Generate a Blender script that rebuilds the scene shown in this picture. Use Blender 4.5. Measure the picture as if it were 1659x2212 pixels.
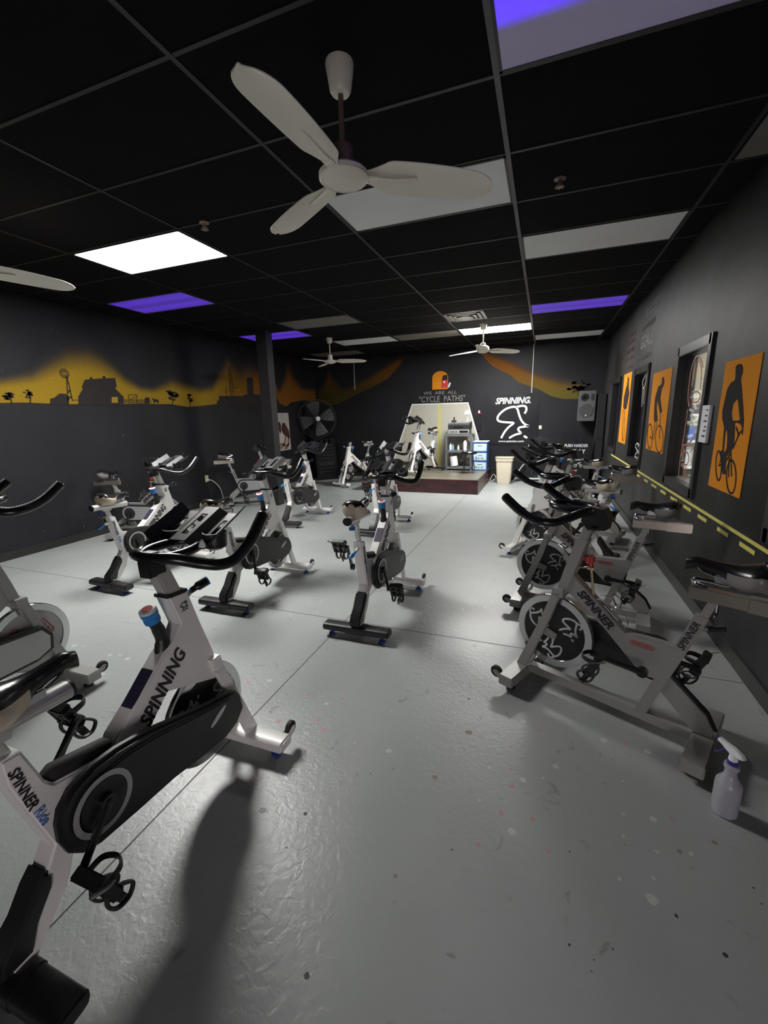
import bpy, bmesh, math, random
from mathutils import Vector, Matrix
PI = math.pi
D = {"barn":[[1.6736,1.8142],[1.6814,1.8574],[1.7545,1.9487],[1.7475,1.9778],[1.8007,2.0692],[1.8764,2.0843],[1.8743,2.1079],[1.9085,2.1105],[1.9042,2.0863],[2.0538,2.107],[2.0585,2.1339],[2.0972,2.1368],[2.0993,2.1103],[2.2407,2.1268],[2.245,2.0155],[2.2155,1.9822],[2.3285,1.8695],[2.3077,1.7496],[1.6619,1.7492]],"barn_gap":[[2.1407,1.8631],[2.2309,1.8662],[2.2218,1.7868],[2.1269,1.7848]],"shed":[[1.3169,1.7487],[1.3331,1.8175],[1.3801,1.8282],[1.4544,1.8832],[1.5291,1.8806],[1.5551,1.8338],[1.5443,1.7529]],"wheel":[[1.5549,2.1273],[1.6032,2.1312]],"tower":[[[1.5767,2.1009],[1.5358,1.7911]],[[1.5806,2.1012],[1.5963,1.7926]],[[1.571,2.0061],[1.5865,2.007]],[[1.5571,1.9294],[1.5886,1.9118]],[[1.5921,1.9311],[1.554,1.8911]],[[1.547,1.8527],[1.5902,1.835]],[[1.5937,1.8543],[1.5439,1.8143]]],"trees":[[[0.9103,1.7549],[0.8923,1.8381],[0.9603,1.832],[0.8911,1.8719]],[[1.1004,1.766],[1.102,1.8635],[1.1605,1.8391],[1.1102,1.9254]],[[3.1778,1.7879],[3.1959,1.9353],[3.3267,1.9155],[3.2128,2.0383]],[[3.553,1.7563],[3.5634,1.8854],[3.6578,1.8623],[3.5771,1.9705]]],"fence":[[[2.3334,1.8262],[2.6728,1.8355]],[[2.3284,1.7978],[2.6677,1.8056]],[[2.4086,1.9006],[2.5517,1.9105]],[[2.4086,1.9006],[2.3939,1.7862]],[[2.5517,1.9105],[2.5336,1.7891]],[[2.4011,1.8281],[2.5479,1.888]],[[1.6126,1.8066],[1.6725,1.8083]]],"pickets":[[[2.3353,1.8371],[2.3254,1.7804]],[[2.3677,1.8381],[2.3579,1.781]],[[2.4005,1.839],[2.3906,1.7817]],[[2.4336,1.84],[2.4237,1.7824]],[[2.467,1.8409],[2.4571,1.783]],[[2.5008,1.8419],[2.4908,1.7837]],[[2.5349,1.8429],[2.5249,1.7844]],[[2.5693,1.8439],[2.5593,1.7851]],[[2.6041,1.8449],[2.594,1.7858]],[[2.6393,1.8459],[2.6291,1.7866]],[[2.6747,1.8469],[2.6646,1.7873]],[[2.7106,1.848],[2.7004,1.788]],[[2.7468,1.849],[2.7366,1.7887]],[[2.7834,1.8501],[2.7732,1.7895]]],"horse":[[2.8024,1.8622],[2.8264,1.8699],[2.8441,1.8565],[2.9101,1.8537],[2.9245,1.8352],[2.9115,1.7923],[2.8939,1.7919],[2.892,1.8155],[2.8514,1.8146],[2.8417,1.7909],[2.8244,1.7905],[2.8258,1.8326]],"bale":[[2.6779,1.8653],[2.7216,1.8804],[2.762,1.8725],[2.7534,1.7891],[2.6646,1.7873]],"ladder":[[[4.611,2.4982],[4.6142,1.9697]],[[4.6773,2.5045],[4.7042,1.9729]],[[4.6097,2.4897],[4.6804,2.4963]],[[4.6098,2.4417],[4.6819,2.4481]],[[4.6098,2.3936],[4.6835,2.3998]],[[4.6099,2.3454],[4.685,2.3513]],[[4.61,2.2971],[4.6865,2.3026]],[[4.6101,2.2486],[4.6881,2.2538]],[[4.6102,2.2],[4.6896,2.2049]],[[4.6103,2.1513],[4.6912,2.1558]],[[4.6104,2.1024],[4.6927,2.1066]],[[4.6105,2.0534],[4.6943,2.0572]],[[4.6106,2.0043],[4.6959,2.0077]],[[4.718,2.1254],[4.7967,2.1354]],[[4.4966,2.1136],[4.4899,1.9852]]],"plant":[[4.195,1.7794],[4.2293,1.8695],[4.2713,1.8762],[4.2834,1.9549],[4.9994,1.9806],[5.0029,2.0049],[5.7352,2.0397],[5.6999,1.7868]],"silo":[[5.1379,2.3294],[5.2241,2.3448],[5.2367,2.3974],[5.2493,2.3466],[5.3361,2.353],[5.3124,2.0106],[5.1099,2.0029]],"lg":[[0.0414,1.728],[0.8017,1.7543],[1.0349,1.7646],[1.2869,1.7592],[1.545,1.7567],[2.0953,1.763],[2.5967,1.7859],[2.8748,1.7821],[3.1464,1.7873],[3.4998,1.7479],[3.8626,1.7742],[4.1791,1.807],[4.3442,1.8102],[5.3801,1.83],[5.785,2.0],[6.1184,1.9923],[6.232,1.861],[6.4958,1.7905],[6.6997,1.8963],[7.3202,1.9646],[7.704,1.9192],[8.1104,1.885]],"lt":[[0.0668,1.8576],[0.8456,1.9868],[1.1716,2.061],[1.4225,2.2076],[1.6281,2.3212],[1.8961,2.3709],[2.06,2.3299],[2.2261,2.2444],[2.3949,2.1102],[2.6339,2.0037],[2.8526,1.9918],[3.0705,2.069],[3.2353,2.1366],[3.4878,2.0929],[3.8303,2.0389],[4.1439,2.0949],[4.482,2.4359],[4.6336,2.5905],[4.7479,2.4741],[4.9646,2.3908],[5.2725,2.5067],[5.4772,2.5095],[5.8858,2.58],[6.044,2.383],[6.2685,2.132],[6.5322,2.4176],[6.7129,2.73],[6.8674,2.4414],[7.3,2.2328],[7.7409,2.2273],[8.1523,2.2471]],"bg1":[[-5.2826,1.8776],[-4.9988,1.8404],[-4.7718,1.8474],[-4.2883,2.0524],[-3.8239,2.2229],[-3.3756,2.4134],[-3.1411,2.634],[-2.9126,2.8366]],"bt1":[[-5.2585,2.258],[-5.0968,2.3901],[-4.9809,2.714],[-4.8382,2.4053],[-4.5946,2.2019],[-4.278,2.2971],[-3.8154,2.4887],[-3.3686,2.7249],[-3.0807,2.8603],[-2.9115,2.9249]],"bg2":[[-1.2015,2.885],[-0.8729,2.5549],[-0.4898,2.3482],[-0.2981,2.1846],[0.1334,2.0119],[0.3783,1.8649],[0.6157,1.7955],[0.9023,1.7854],[1.0681,1.8241]],"bt2":[[-1.2035,2.962],[-0.8809,2.8012],[-0.5011,2.6238],[-0.1889,2.4534],[0.1178,2.3005],[0.5637,2.158],[0.8793,2.1132],[1.0473,2.1052]],"tree_bw":[[0.943,2.0069]],"p3body":[[1.2102,1.7736],[1.1711,1.7828],[1.1276,1.7774],[1.0988,1.7534],[1.0882,1.7196],[1.0987,1.7015],[1.1014,1.678],[1.0692,1.6332],[1.039,1.575],[1.0038,1.5126],[0.9621,1.4323],[0.9554,1.3851],[0.9489,1.3473],[0.9688,1.3608],[0.9757,1.394],[1.0057,1.4124],[1.0802,1.4206],[1.0866,1.4056],[1.0643,1.332],[1.0499,1.263],[1.1058,1.2281],[1.1144,1.2171],[1.1403,1.1992],[1.1353,1.1527],[1.1096,1.0875],[1.1471,1.0799],[1.1871,1.0935],[1.2375,1.1848],[1.2541,1.2264],[1.2261,1.234],[1.2433,1.323],[1.2544,1.3858],[1.3068,1.4374],[1.3278,1.4903],[1.3156,1.5584],[1.2981,1.6353],[1.2535,1.6733],[1.1943,1.6843],[1.1913,1.7086],[1.2068,1.7489]],"p3gap":[[1.1046,1.5627],[1.1487,1.5343],[1.1526,1.4796],[1.1217,1.4323],[1.0599,1.4308],[1.0149,1.4363],[1.0563,1.4988],[1.0888,1.5525]],"p3gap2":[[1.1939,1.3695],[1.2066,1.3509],[1.1867,1.2318],[1.1722,1.2225],[1.153,1.2553],[1.1685,1.3216]],"p3lines":[[[1.2024,1.1319],[1.1936,1.105],[1.1894,1.0797],[1.19,1.0581],[1.1954,1.0419],[1.2053,1.0324],[1.2188,1.0304],[1.235,1.0363],[1.2526,1.0495],[1.2702,1.0691],[1.2862,1.0936],[1.2993,1.121],[1.3084,1.1488],[1.3127,1.1749],[1.3118,1.1969],[1.3059,1.213],[1.2955,1.222],[1.2815,1.2231],[1.2651,1.2165],[1.2476,1.2026],[1.2304,1.1828],[1.215,1.1586],[1.2024,1.1319]],[[0.9473,1.0916],[0.9393,1.0632],[0.9374,1.0363],[0.9418,1.0129],[0.9523,0.9949],[0.9681,0.9835],[0.988,0.98],[1.0106,0.9848],[1.034,0.9976],[1.0564,1.0175],[1.0756,1.0429],[1.0902,1.0718],[1.0987,1.1016],[1.1004,1.1298],[1.0952,1.1538],[1.0836,1.1717],[1.0667,1.1821],[1.046,1.1842],[1.0232,1.178],[1.0003,1.1642],[0.979,1.1441],[0.9608,1.1192],[0.9473,1.0916]],[[1.0848,1.2401],[1.0143,1.0848]],[[1.0559,1.2625],[1.0011,1.3546],[0.9536,1.3804]],[[1.0629,1.3914],[0.9956,1.3403]],[[1.081,1.2302],[1.1546,1.1506],[1.2501,1.1265],[1.2239,1.1861]],[[1.0583,1.0736],[1.0941,1.1984]]],"p2body":[[3.128,1.8413],[3.0584,1.847],[3.0085,1.799],[3.0168,1.7591],[3.0822,1.7217],[3.0909,1.6807],[3.0997,1.6394],[3.0552,1.5827],[2.9612,1.4918],[3.0359,1.4712],[3.1037,1.5275],[3.2236,1.6149],[3.2058,1.5286],[3.101,1.4001],[3.2114,1.3765],[3.2795,1.4121],[3.3185,1.5297],[3.3376,1.6326],[3.3029,1.6895],[3.245,1.7582],[3.1092,1.7782]],"p2lines":[[[3.2648,1.227],[3.251,1.1898],[3.2476,1.155],[3.2548,1.1255],[3.2722,1.1033],[3.2986,1.0904],[3.332,1.0879],[3.37,1.0962],[3.4094,1.1148],[3.4471,1.1424],[3.4798,1.1769],[3.5046,1.2152],[3.5193,1.2542],[3.5227,1.2905],[3.5144,1.3209],[3.4952,1.3429],[3.467,1.3547],[3.4322,1.3555],[3.3939,1.3454],[3.355,1.3256],[3.3188,1.2976],[3.288,1.2638],[3.2648,1.227]],[[2.7895,1.2231],[2.7777,1.1854],[2.7787,1.15],[2.7925,1.1195],[2.8183,1.0962],[2.8543,1.0821],[2.8979,1.0784],[2.9459,1.0858],[2.9943,1.104],[3.0392,1.1316],[3.0764,1.1666],[3.1027,1.2059],[3.1155,1.2461],[3.1137,1.2837],[3.0975,1.3152],[3.0686,1.3381],[3.0297,1.3505],[2.9842,1.3517],[2.9361,1.3418],[2.8893,1.322],[2.8473,1.2941],[2.8132,1.2602],[2.7895,1.2231]],[[3.0188,1.4712],[2.9354,1.2151]],[[3.215,1.3837],[3.2467,1.1905],[3.382,1.2212]],[[3.1238,1.3854],[3.1842,1.1941]]],"p1body":[[5.2356,2.0152],[5.1248,1.9779],[5.0905,1.8601],[4.9778,1.7586],[5.0337,1.6642],[5.0793,1.5477],[5.2445,1.5292],[5.3921,1.5715],[5.4156,1.7155],[5.3273,1.8332],[5.2303,1.9072]],"p1lines":[[[5.1203,1.2983],[5.0867,1.234],[5.0645,1.1748],[5.0552,1.1253],[5.0597,1.0893],[5.0776,1.0695],[5.1078,1.0677],[5.1478,1.0843],[5.1948,1.1182],[5.245,1.1669],[5.2943,1.2267],[5.3386,1.2927],[5.374,1.3593],[5.3975,1.4209],[5.407,1.4723],[5.4016,1.5089],[5.3821,1.5278],[5.3501,1.5276],[5.3084,1.5085],[5.2606,1.4723],[5.2108,1.4224],[5.1628,1.3628],[5.1203,1.2983]],[[5.2324,1.5493],[5.2218,1.2854],[5.1986,1.0806]]],"posters":[[[5.5872,2.0685],[4.9329,2.0537],[4.8946,1.0343],[5.5448,1.022]],[[3.5422,1.9161],[2.758,1.9152],[2.7464,1.0761],[3.5322,1.0714]],[[1.4041,1.8172],[0.8521,1.8104],[0.8581,0.9691],[1.3843,0.9702]]],"note":[[1.7034,1.5361],[1.5515,1.5336],[1.4881,1.2593],[1.6988,1.2669]],"tape":[[4.4587,0.7564],[3.5635,0.7686],[2.2536,0.764],[0.4214,0.7487]],"dashes":[[[4.2665,0.7229],[4.0681,0.7115]],[[3.895,0.7252],[3.6917,0.7096]],[[3.468,0.7326],[3.2453,0.7217]],[[3.0674,0.7285],[2.842,0.724]],[[2.6614,0.7279],[2.4622,0.7184]],[[2.2894,0.7218],[2.0795,0.7185]],[[1.8861,0.7173],[1.6891,0.7162]],[[1.5197,0.7282],[1.3316,0.7196]],[[1.1197,0.7369],[0.9367,0.727]],[[0.7605,0.7296],[0.5591,0.7203]]],"glass":[[[2.2436,1.5337],[2.3136,1.6168],[2.3274,1.7529],[2.3122,1.8717],[2.2261,1.9439],[2.1058,1.9207],[2.0132,1.837]],[[2.2771,1.5069],[2.2776,1.376],[2.2948,1.1995],[2.3042,1.055],[2.2805,0.8901]],[[2.134,1.9176],[2.0394,1.8085],[2.0101,1.6694]],[[2.1747,1.6515],[2.0711,1.6502],[1.9887,1.6183],[2.0194,1.5751],[2.1271,1.5648],[2.1923,1.5929]],[[2.2918,1.1925],[2.1395,1.2167],[2.0297,1.2637],[1.9881,1.3117]],[[2.299,1.0989],[2.2017,1.1499],[2.075,1.1194],[2.0861,1.0428],[2.2219,1.0349]],[[2.1819,1.0252],[2.1339,0.8897]],[[2.1156,1.0326],[2.0851,0.9109]]],"glassw":[[[2.2207,1.5065],[2.1039,1.4859],[2.1782,1.4593],[2.0635,1.4402]],[[2.2408,1.3975],[2.0855,1.3939],[2.1293,1.3461]],[[2.1688,1.1803],[1.9965,1.1864],[2.0652,1.1474]]],"glass2":[[[4.2469,1.9965],[4.2603,1.9358],[4.3535,1.8798],[4.2772,1.7933],[4.1762,1.8313],[4.1613,1.9162],[4.1486,1.976],[4.2314,1.9952]],[[4.309,1.795],[4.2466,1.5581]],[[4.2145,1.7901],[4.1698,1.5885]],[[4.1314,1.0658],[4.2901,1.0849],[4.3781,1.0336],[4.2353,0.984],[4.3516,0.9134],[4.185,0.8913],[4.1059,0.9505],[4.2431,0.9984]]],"chalk":[[[4.5881,2.7994],[4.526,2.7988],[4.51,2.6799]]],"spots":[[0.2587,-0.3116,"w",2],[0.3428,-0.3515,"p",1],[0.214,-0.5034,"p",1],[0.6214,-0.32,"w",2],[0.7101,-0.3142,"p",1.3],[0.7959,-0.3351,"w",2],[0.7202,-0.3897,"p",1],[0.6415,-0.437,"p",1.2],[0.2605,-0.5608,"p",1],[0.2255,-0.6367,"p",1.3],[0.4069,-0.556,"w",2],[0.2754,-0.6761,"w",2],[0.3556,-0.6399,"w",0.8],[0.2381,-0.7245,"p",1.4],[0.5967,-0.5849,"p",1.3],[0.3572,-0.731,"o",1.2],[0.6695,-0.5454,"w",0.8],[0.6443,-0.714,"w",1],[0.7459,-0.7012,"w",2],[0.8105,-0.6767,"p",1.2],[0.3201,-0.8479,"o",1.5],[0.3333,-0.8757,"g",0.9],[0.2486,-0.9252,"w",2.4],[0.3755,-0.9598,"p",1.4],[0.6294,-0.8133,"w",1],[0.7294,-0.836,"w",1.2],[0.839,-0.8054,"w",1.2],[0.5939,-0.9781,"w",1.2],[0.6978,-0.9389,"w",1.2],[0.6797,-1.011,"w",3],[0.4445,-0.9368,"k",0.9],[0.6298,-0.8447,"k",0.6],[0.429,-1.2267,"k",1.2],[0.5455,-1.1967,"k",0.9],[0.8397,-1.1062,"k",2],[0.7379,-1.0403,"k",1.6],[0.4923,-1.2411,"k",0.7],[0.4834,-1.2711,"k",0.7],[0.9941,-0.9151,"k",0.8],[0.8035,-0.8101,"b",2.2],[0.9285,-0.7329,"b",2.2],[0.9909,-0.8681,"k",1],[-1.1618,-0.4291,"w",2],[-1.2675,-0.483,"p",1.2],[-1.2015,-0.4758,"g",1],[-1.3024,-0.408,"g",1],[-1.1437,-0.5541,"p",1.2],[-0.8772,-0.4734,"p",1.6],[-0.7904,-0.4409,"g",1.2],[-0.6788,-0.4435,"p",1.4],[-0.7445,-0.5059,"w",1.7],[-0.9298,-0.5777,"g",1],[-0.8232,-0.5715,"g",1.2],[-0.6723,-0.554,"g",1.3],[-0.9086,-0.708,"p",1.6],[-0.7204,-0.633,"p",1.6],[-0.7881,-0.7155,"g",1.3],[-0.6636,-0.6854,"p",1.6],[-0.7318,-0.7362,"w",1.8],[-0.6323,-0.7583,"g",1.5],[-0.6771,-0.8374,"p",1.2],[-0.8795,-0.9078,"p",1.2],[-0.9948,-0.9437,"p",1],[-0.4813,-0.7155,"w",0.9],[-0.3124,-0.7081,"w",2],[0.017,-0.4726,"b",4],[-0.0769,-0.7829,"b",3],[-0.0233,-0.2251,"k",1.3],[-0.5131,-1.1144,"k",2.2],[-0.6832,-1.1566,"w",2.2],[-0.5081,-1.2538,"k",0.9],[-0.3434,-0.8534,"k",0.8],[-0.2587,-0.7983,"k",0.7],[0.0532,-1.0653,"k",1],[0.1396,-1.0147,"p",1.6],[0.2042,-0.8595,"p",1.6],[0.1964,-0.7979,"g",1.5],[0.1175,-0.8332,"w",1],[0.1372,-0.6559,"w",1],[-0.2544,-1.5437,"k",2.4],[-0.8182,-1.0463,"p",1.4],[-0.8788,-1.0671,"p",1],[-0.6851,-0.9223,"w",1.2],[-0.1074,-1.2166,"b",2.4],[-0.3886,-0.4523,"y",0.9],[-1.1168,-0.6781,"w",1.2],[-1.6192,1.894,"w",0.5991102686015263],[-1.5002,3.8793,"g",1.509750547396491],[-1.0689,2.8024,"g",0.8962694004502214],[-3.1814,0.271,"w",0.7878915364730393],[-1.0939,1.2687,"w",1.380492622397263],[-2.1897,2.6322,"w",0.8186047612851348],[0.7057,1.3347,"w",0.595390077898414],[-3.9701,0.4889,"p",1.0565491532814568],[-1.3154,3.4662,"g",1.4245089473595494],[-0.3822,4.2626,"w",1.1296034818544807],[0.4209,2.1131,"p",0.9661041860193291],[-4.104,1.6238,"p",0.6774526667337694],[-3.7344,3.1231,"w",1.0089367165340914],[0.6897,1.0445,"g",1.0880839743673645],[-1.9979,0.1882,"w",0.573082316324667],[-0.9332,0.6865,"p",0.8039353184556515],[-3.4968,1.6529,"g",0.7185834191348152],[0.234,2.7194,"w",1.2789787370842425],[-1.4083,0.6419,"w",0.8641736949089082],[0.2127,3.3852,"p",0.5282436873547159],[-1.3468,0.4568,"w",1.3083657521213183],[-0.7336,0.6603,"w",0.8550912910543091],[-1.6732,1.0608,"g",1.2480480901876136],[-1.291,3.5456,"g",0.7105567252896132],[-2.4946,1.6928,"w",0.8644379521191051],[-2.1102,3.7946,"w",1.0002638666817825],[-2.3149,0.0873,"g",0.6068124345187801],[0.3262,0.9569,"p",1.5081827866189819],[-0.9421,1.0691,"g",1.2445098293399863],[-1.7049,3.0041,"w",1.1008530485610244],[-4.0829,3.0852,"g",0.8221981566486607],[-1.5054,0.3458,"w",1.0255381593253463],[-2.3199,3.5429,"p",0.9878523183870656],[-0.0777,1.5619,"p",1.4141518312490864],[-2.3583,2.2807,"w",1.0782448524897696],[-1.2303,0.8964,"p",1.4566804676343201],[-0.881,0.6745,"g",0.6285416095676108],[-1.1105,1.4647,"w",1.04371682499513],[-0.5125,0.8994,"w",0.8702485429184522],[-0.8717,1.2933,"w",1.3963087883739775],[-3.1523,0.5153,"w",0.8723836758366224],[-2.0788,1.7738,"p",0.5818186249171977],[-3.3846,3.2069,"g",0.6403960663341157],[0.4833,4.1314,"w",1.2566380113267062],[-2.0049,1.5323,"p",1.321144012690326],[-1.1843,4.0815,"w",0.5144213048443936],[-1.4862,0.5873,"w",0.9353614784096149],[-1.7736,2.6018,"w",1.4665782149587168],[-3.8135,2.1342,"g",0.8637074276825196],[0.2951,2.194,"g",0.9836065659599961],[-4.5706,2.6547,"g",0.6242081205376562],[-2.084,0.6263,"w",0.8988266511832096],[-1.5786,0.799,"g",1.4955392585069418],[-2.8725,3.1397,"g",0.9991467618888157],[-0.4854,3.0486,"w",0.9274936851640839],[-1.5125,1.9103,"w",0.6258962371001462],[-4.0369,0.4243,"w",1.0637221135165107],[-3.4264,0.2022,"w",1.191451731096636],[-0.2495,0.8502,"w",1.5227246986335976],[-2.1387,1.1878,"w",1.46171586721467],[-1.9599,2.7869,"w",0.859210281399494],[-0.5518,0.6921,"w",1.2815628788290816],[-3.8451,3.3694,"w",0.6330481335479269],[0.31,1.8062,"g",0.5832527605651769],[-0.0606,2.9754,"w",0.892469623328223],[-0.9899,1.3387,"w",1.1704883694529593],[-0.089,0.9577,"w",1.5304105196466946],[-2.3541,1.2863,"p",1.174299461984674],[-1.8465,0.7075,"w",1.5844855712972234],[-1.4606,2.1608,"p",0.590816122786573],[-0.0887,3.3006,"w",0.7172358403621667],[0.4072,1.358,"g",1.4715618446678962],[0.2427,1.0764,"w",1.2196778506717307],[-0.7345,2.4263,"w",1.4716126980296411],[-2.4239,0.5672,"w",1.3812149129429558],[-2.0656,0.5556,"w",0.674312318866265],[-2.82,0.9341,"w",1.3362770916393205],[-1.6973,0.3378,"w",0.6892231644445037],[-0.9029,0.9654,"w",1.4380521224484144],[-3.3467,2.0825,"p",1.2739484343173462],[-5.0862,1.243,"w",1.320240401918286],[-3.3891,1.1655,"p",1.0569132949465962],[-1.3698,0.4399,"w",0.8121483995178316],[-2.3182,2.6468,"g",1.004388580192762],[-1.3413,1.4204,"w",0.94461580623815],[-1.7743,1.4451,"p",1.5711690542218604],[-0.8954,0.5569,"w",1.1641839800466807],[-2.7088,-0.5199,"w",2],[-2.3511,-0.5274,"w",1.6],[-2.2823,-0.5086,"w",1.2],[-2.1946,-0.5239,"w",1.8],[-2.215,-0.6175,"g",1.4],[-2.1866,-0.6989,"w",1.4],[-2.6428,-0.5025,"w",1],[-2.7583,-0.5883,"p",1.4],[-2.2874,-0.8074,"g",1.4],[-4.8634,1.2194,"w",1.2],[-4.4648,1.1275,"w",0.9],[-4.3731,0.6799,"w",1.2]],"camrot":[[0.937486,-0.0551175,0.3436306],[0.3472668,0.2131976,-0.91321],[-0.0229274,0.9754531,0.2190103]],"camloc":[0.2779,-2.2658,1.505]}
for o in list(bpy.data.objects): bpy.data.objects.remove(o)
S = bpy.context.scene
COL = S.collection
CEIL = 2.951
# ---------------------------------------------------------------- camera, world, exposure
cam = bpy.data.cameras.new('camera'); cam.sensor_fit = 'VERTICAL'; cam.sensor_height = 36; cam.lens = 14.8755
cam.clip_start = .02
camo = bpy.data.objects.new('camera', cam); COL.objects.link(camo)
R = D['camrot']
camo.matrix_world = Matrix(((R[0][0], R[0][1], R[0][2], D['camloc'][0]), (R[1][0], R[1][1], R[1][2], D['camloc'][1]), (R[2][0], R[2][1], R[2][2], D['camloc'][2]), (0, 0, 0, 1)))
S.camera = camo
w = bpy.data.worlds.new('world'); S.world = w; w.use_nodes = True
w.node_tree.nodes['Background'].inputs[0].default_value = (.5, .55, .6, 1); w.node_tree.nodes['Background'].inputs[1].default_value = .05
S.view_settings.view_transform = 'Standard'; S.view_settings.look = 'None'; S.view_settings.gamma = 1; S.view_settings.exposure = 0.0
S.view_settings.use_curve_mapping = False
LIT_NEAR, LIT_FAR = 82.0, 108.0          # emission of the two lit ceiling panels
PURPLE = (.10, .028, .62)

def area(name, loc, rot, sx, sy, power, col):
    l = bpy.data.lights.new(name, 'AREA'); l.shape = 'RECTANGLE'; l.size = sx; l.size_y = sy; l.energy = power; l.color = col
    o = bpy.data.objects.new(name, l); o.location = loc; o.rotation_euler = rot; COL.objects.link(o); return o
# lamp of the shop room behind the windows
area('shop_lamp', (2.6, 3.2, 2.7), (0, 0, 0), 1.2, 2.2, 150, (1, .97, .92))
# unseen fill light, added low behind the camera to brighten surfaces facing it
area('fill_lamp', (1.0, -4.3, .52), (PI / 2, 0, math.radians(16)), 1.2, .9, 32, (1, .9, .92))

# ---------------------------------------------------------------- materials
MATS = {}
def mat(name, col, rough=.5, metal=0., noise=0., nscale=8., bump=0., bscale=60., spec=.5, emit=None, es=0., coat=0., alpha=1., trans=0.):
    if name in MATS: return MATS[name]
    m = bpy.data.materials.new(name); m.use_nodes = True; nt = m.node_tree; b = nt.nodes['Principled BSDF']
    b.inputs['Base Color'].default_value = (*col, 1); b.inputs['Roughness'].default_value = rough; b.inputs['Metallic'].default_value = metal
    b.inputs['Specular IOR Level'].default_value = spec; b.inputs['Coat Weight'].default_value = coat
    b.inputs['Alpha'].default_value = alpha; b.inputs['Transmission Weight'].default_value = trans
    tc = nt.nodes.new('ShaderNodeTexCoord')
    if noise:
        n = nt.nodes.new('ShaderNodeTexNoise'); n.inputs['Scale'].default_value = nscale; n.inputs['Detail'].default_value = 5
        nt.links.new(tc.outputs['Object'], n.inputs['Vector'])
        mx = nt.nodes.new('ShaderNodeMix'); mx.data_type = 'RGBA'
        nt.links.new(n.outputs['Fac'], mx.inputs['Factor'])
        mx.inputs['A'].default_value = (*[c * (1 - noise) for c in col], 1); mx.inputs['B'].default_value = (*[min(1, c * (1 + noise)) for c in col], 1)
        nt.links.new(mx.outputs['Result'], b.inputs['Base Color'])
    if bump:
        n2 = nt.nodes.new('ShaderNodeTexNoise'); n2.inputs['Scale'].default_value = bscale; n2.inputs['Detail'].default_value = 3
        nt.links.new(tc.outputs['Object'], n2.inputs['Vector'])
        bp = nt.nodes.new('ShaderNodeBump'); bp.inputs['Strength'].default_value = bump; bp.inputs['Distance'].default_value = .004
        nt.links.new(n2.outputs['Fac'], bp.inputs['Height']); nt.links.new(bp.outputs['Normal'], b.inputs['Normal'])
    if emit: b.inputs['Emission Color'].default_value = (*emit, 1); b.inputs['Emission Strength'].default_value = es
    MATS[name] = m; return m
WALLC = (.015, .0145, .0175)
M_white = mat('white_paint', (.84, .82, .80), .32, noise=.04, coat=.3)
M_silver = mat('silver_paint', (.34, .335, .32), .38, .35, noise=.06, nscale=5, bump=.03, bscale=300)
M_chrome = mat('chrome', (.75, .75, .76), .12, 1., noise=.04)
M_alu = mat('brushed_aluminium', (.6, .59, .58), .3, .6, noise=.06, nscale=20)
M_black = mat('black_plastic', (.018, .018, .019), .42, noise=.2, bump=.08, bscale=400)
M_gloss = mat('gloss_black_grip', (.012, .012, .013), .22, noise=.2)
M_rubber = mat('rubber', (.02, .019, .019), .7, noise=.2)
M_blue = mat('blue_plastic', (.03, .22, .62), .35, noise=.08)
M_dblue = mat('dark_blue_plastic', (.02, .06, .28), .35, noise=.1)
M_red = mat('red_plastic', (.45, .02, .025), .3, noise=.1)
M_cream = mat('cream_vinyl', (.55, .47, .36), .4, noise=.1)
M_grey = mat('grey_print', (.62, .62, .62), .5, noise=.05)
M_ink = mat('black_print', (.014, .008, .018), .5, noise=.05)
M_binkblue = mat('blue_print', (.12, .25, .6), .5, noise=.05)
M_tray = mat('grey_tray_plastic', (.022, .022, .024), .42, noise=.15)
M_redprint = mat('red_print', (.5, .03, .03), .5, noise=.05)
M_guardsilver = mat('silver_guard_panel', (.42, .42, .43), .35, .5, noise=.05)
M_fan = mat('aged_white_enamel', (.74, .71, .62), .35, noise=.12, nscale=4)
M_fanbrown = mat('brown_enamel', (.14, .09, .085), .4, noise=.15)
M_yellow = mat('yellow_paint', (.62, .56, .12), .6, noise=.12, nscale=30)
M_orange = mat('orange_paint', (.62, .23, .018), .9, spec=.08, noise=.07, nscale=14)
M_sil = mat('silhouette_paint', (.03, .026, .026), .9, spec=.08, noise=.15)
M_agedchrome = mat('aged_chrome', (.34, .31, .27), .3, .75, noise=.15)
M_chalk = mat('chalk', (.5, .5, .48), .9, noise=.5, nscale=60)
M_chalkred = mat('faded_red_chalk', (.14, .07, .06), .9, noise=.5, nscale=60)
M_chalkgrey = mat('faded_grey_chalk', (.26, .25, .24), .9, noise=.5, nscale=60)
M_board = mat('chalkboard', (.011, .011, .012), .85, spec=.12, noise=.35, nscale=9)
M_cloth = mat('banner_vinyl', (.03, .03, .037), .4, noise=.15, bump=.25, bscale=9)
M_print = mat('white_print', (.75, .77, .78), .5, noise=.03)
M_bin = mat('beige_plastic', (.66, .60, .47), .45, noise=.04)
M_cable = mat('white_cable', (.6, .58, .55), .5, noise=.05)
M_darkgrey = mat('dark_grey_plastic', (.07, .075, .08), .45, noise=.1)
M_cart = mat('grey_resin', (.13, .14, .15), .5, noise=.06)
M_paper = mat('paper', (.72, .72, .74), .8, noise=.02)
M_clearblue = mat('blue_frame_plastic', (.05, .16, .5), .3, noise=.06)
M_drawer = mat('translucent_drawer', (.5, .62, .74), .25, noise=.12, nscale=12)
M_lampw = mat('lamp_white', (.8, .8, .8), .4, noise=.02, emit=(1, .95, .9), es=.35)
M_amber = mat('amber_glow', (.8, .5, .3), .4, noise=.02, emit=(1, .6, .3), es=1.6)

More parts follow.
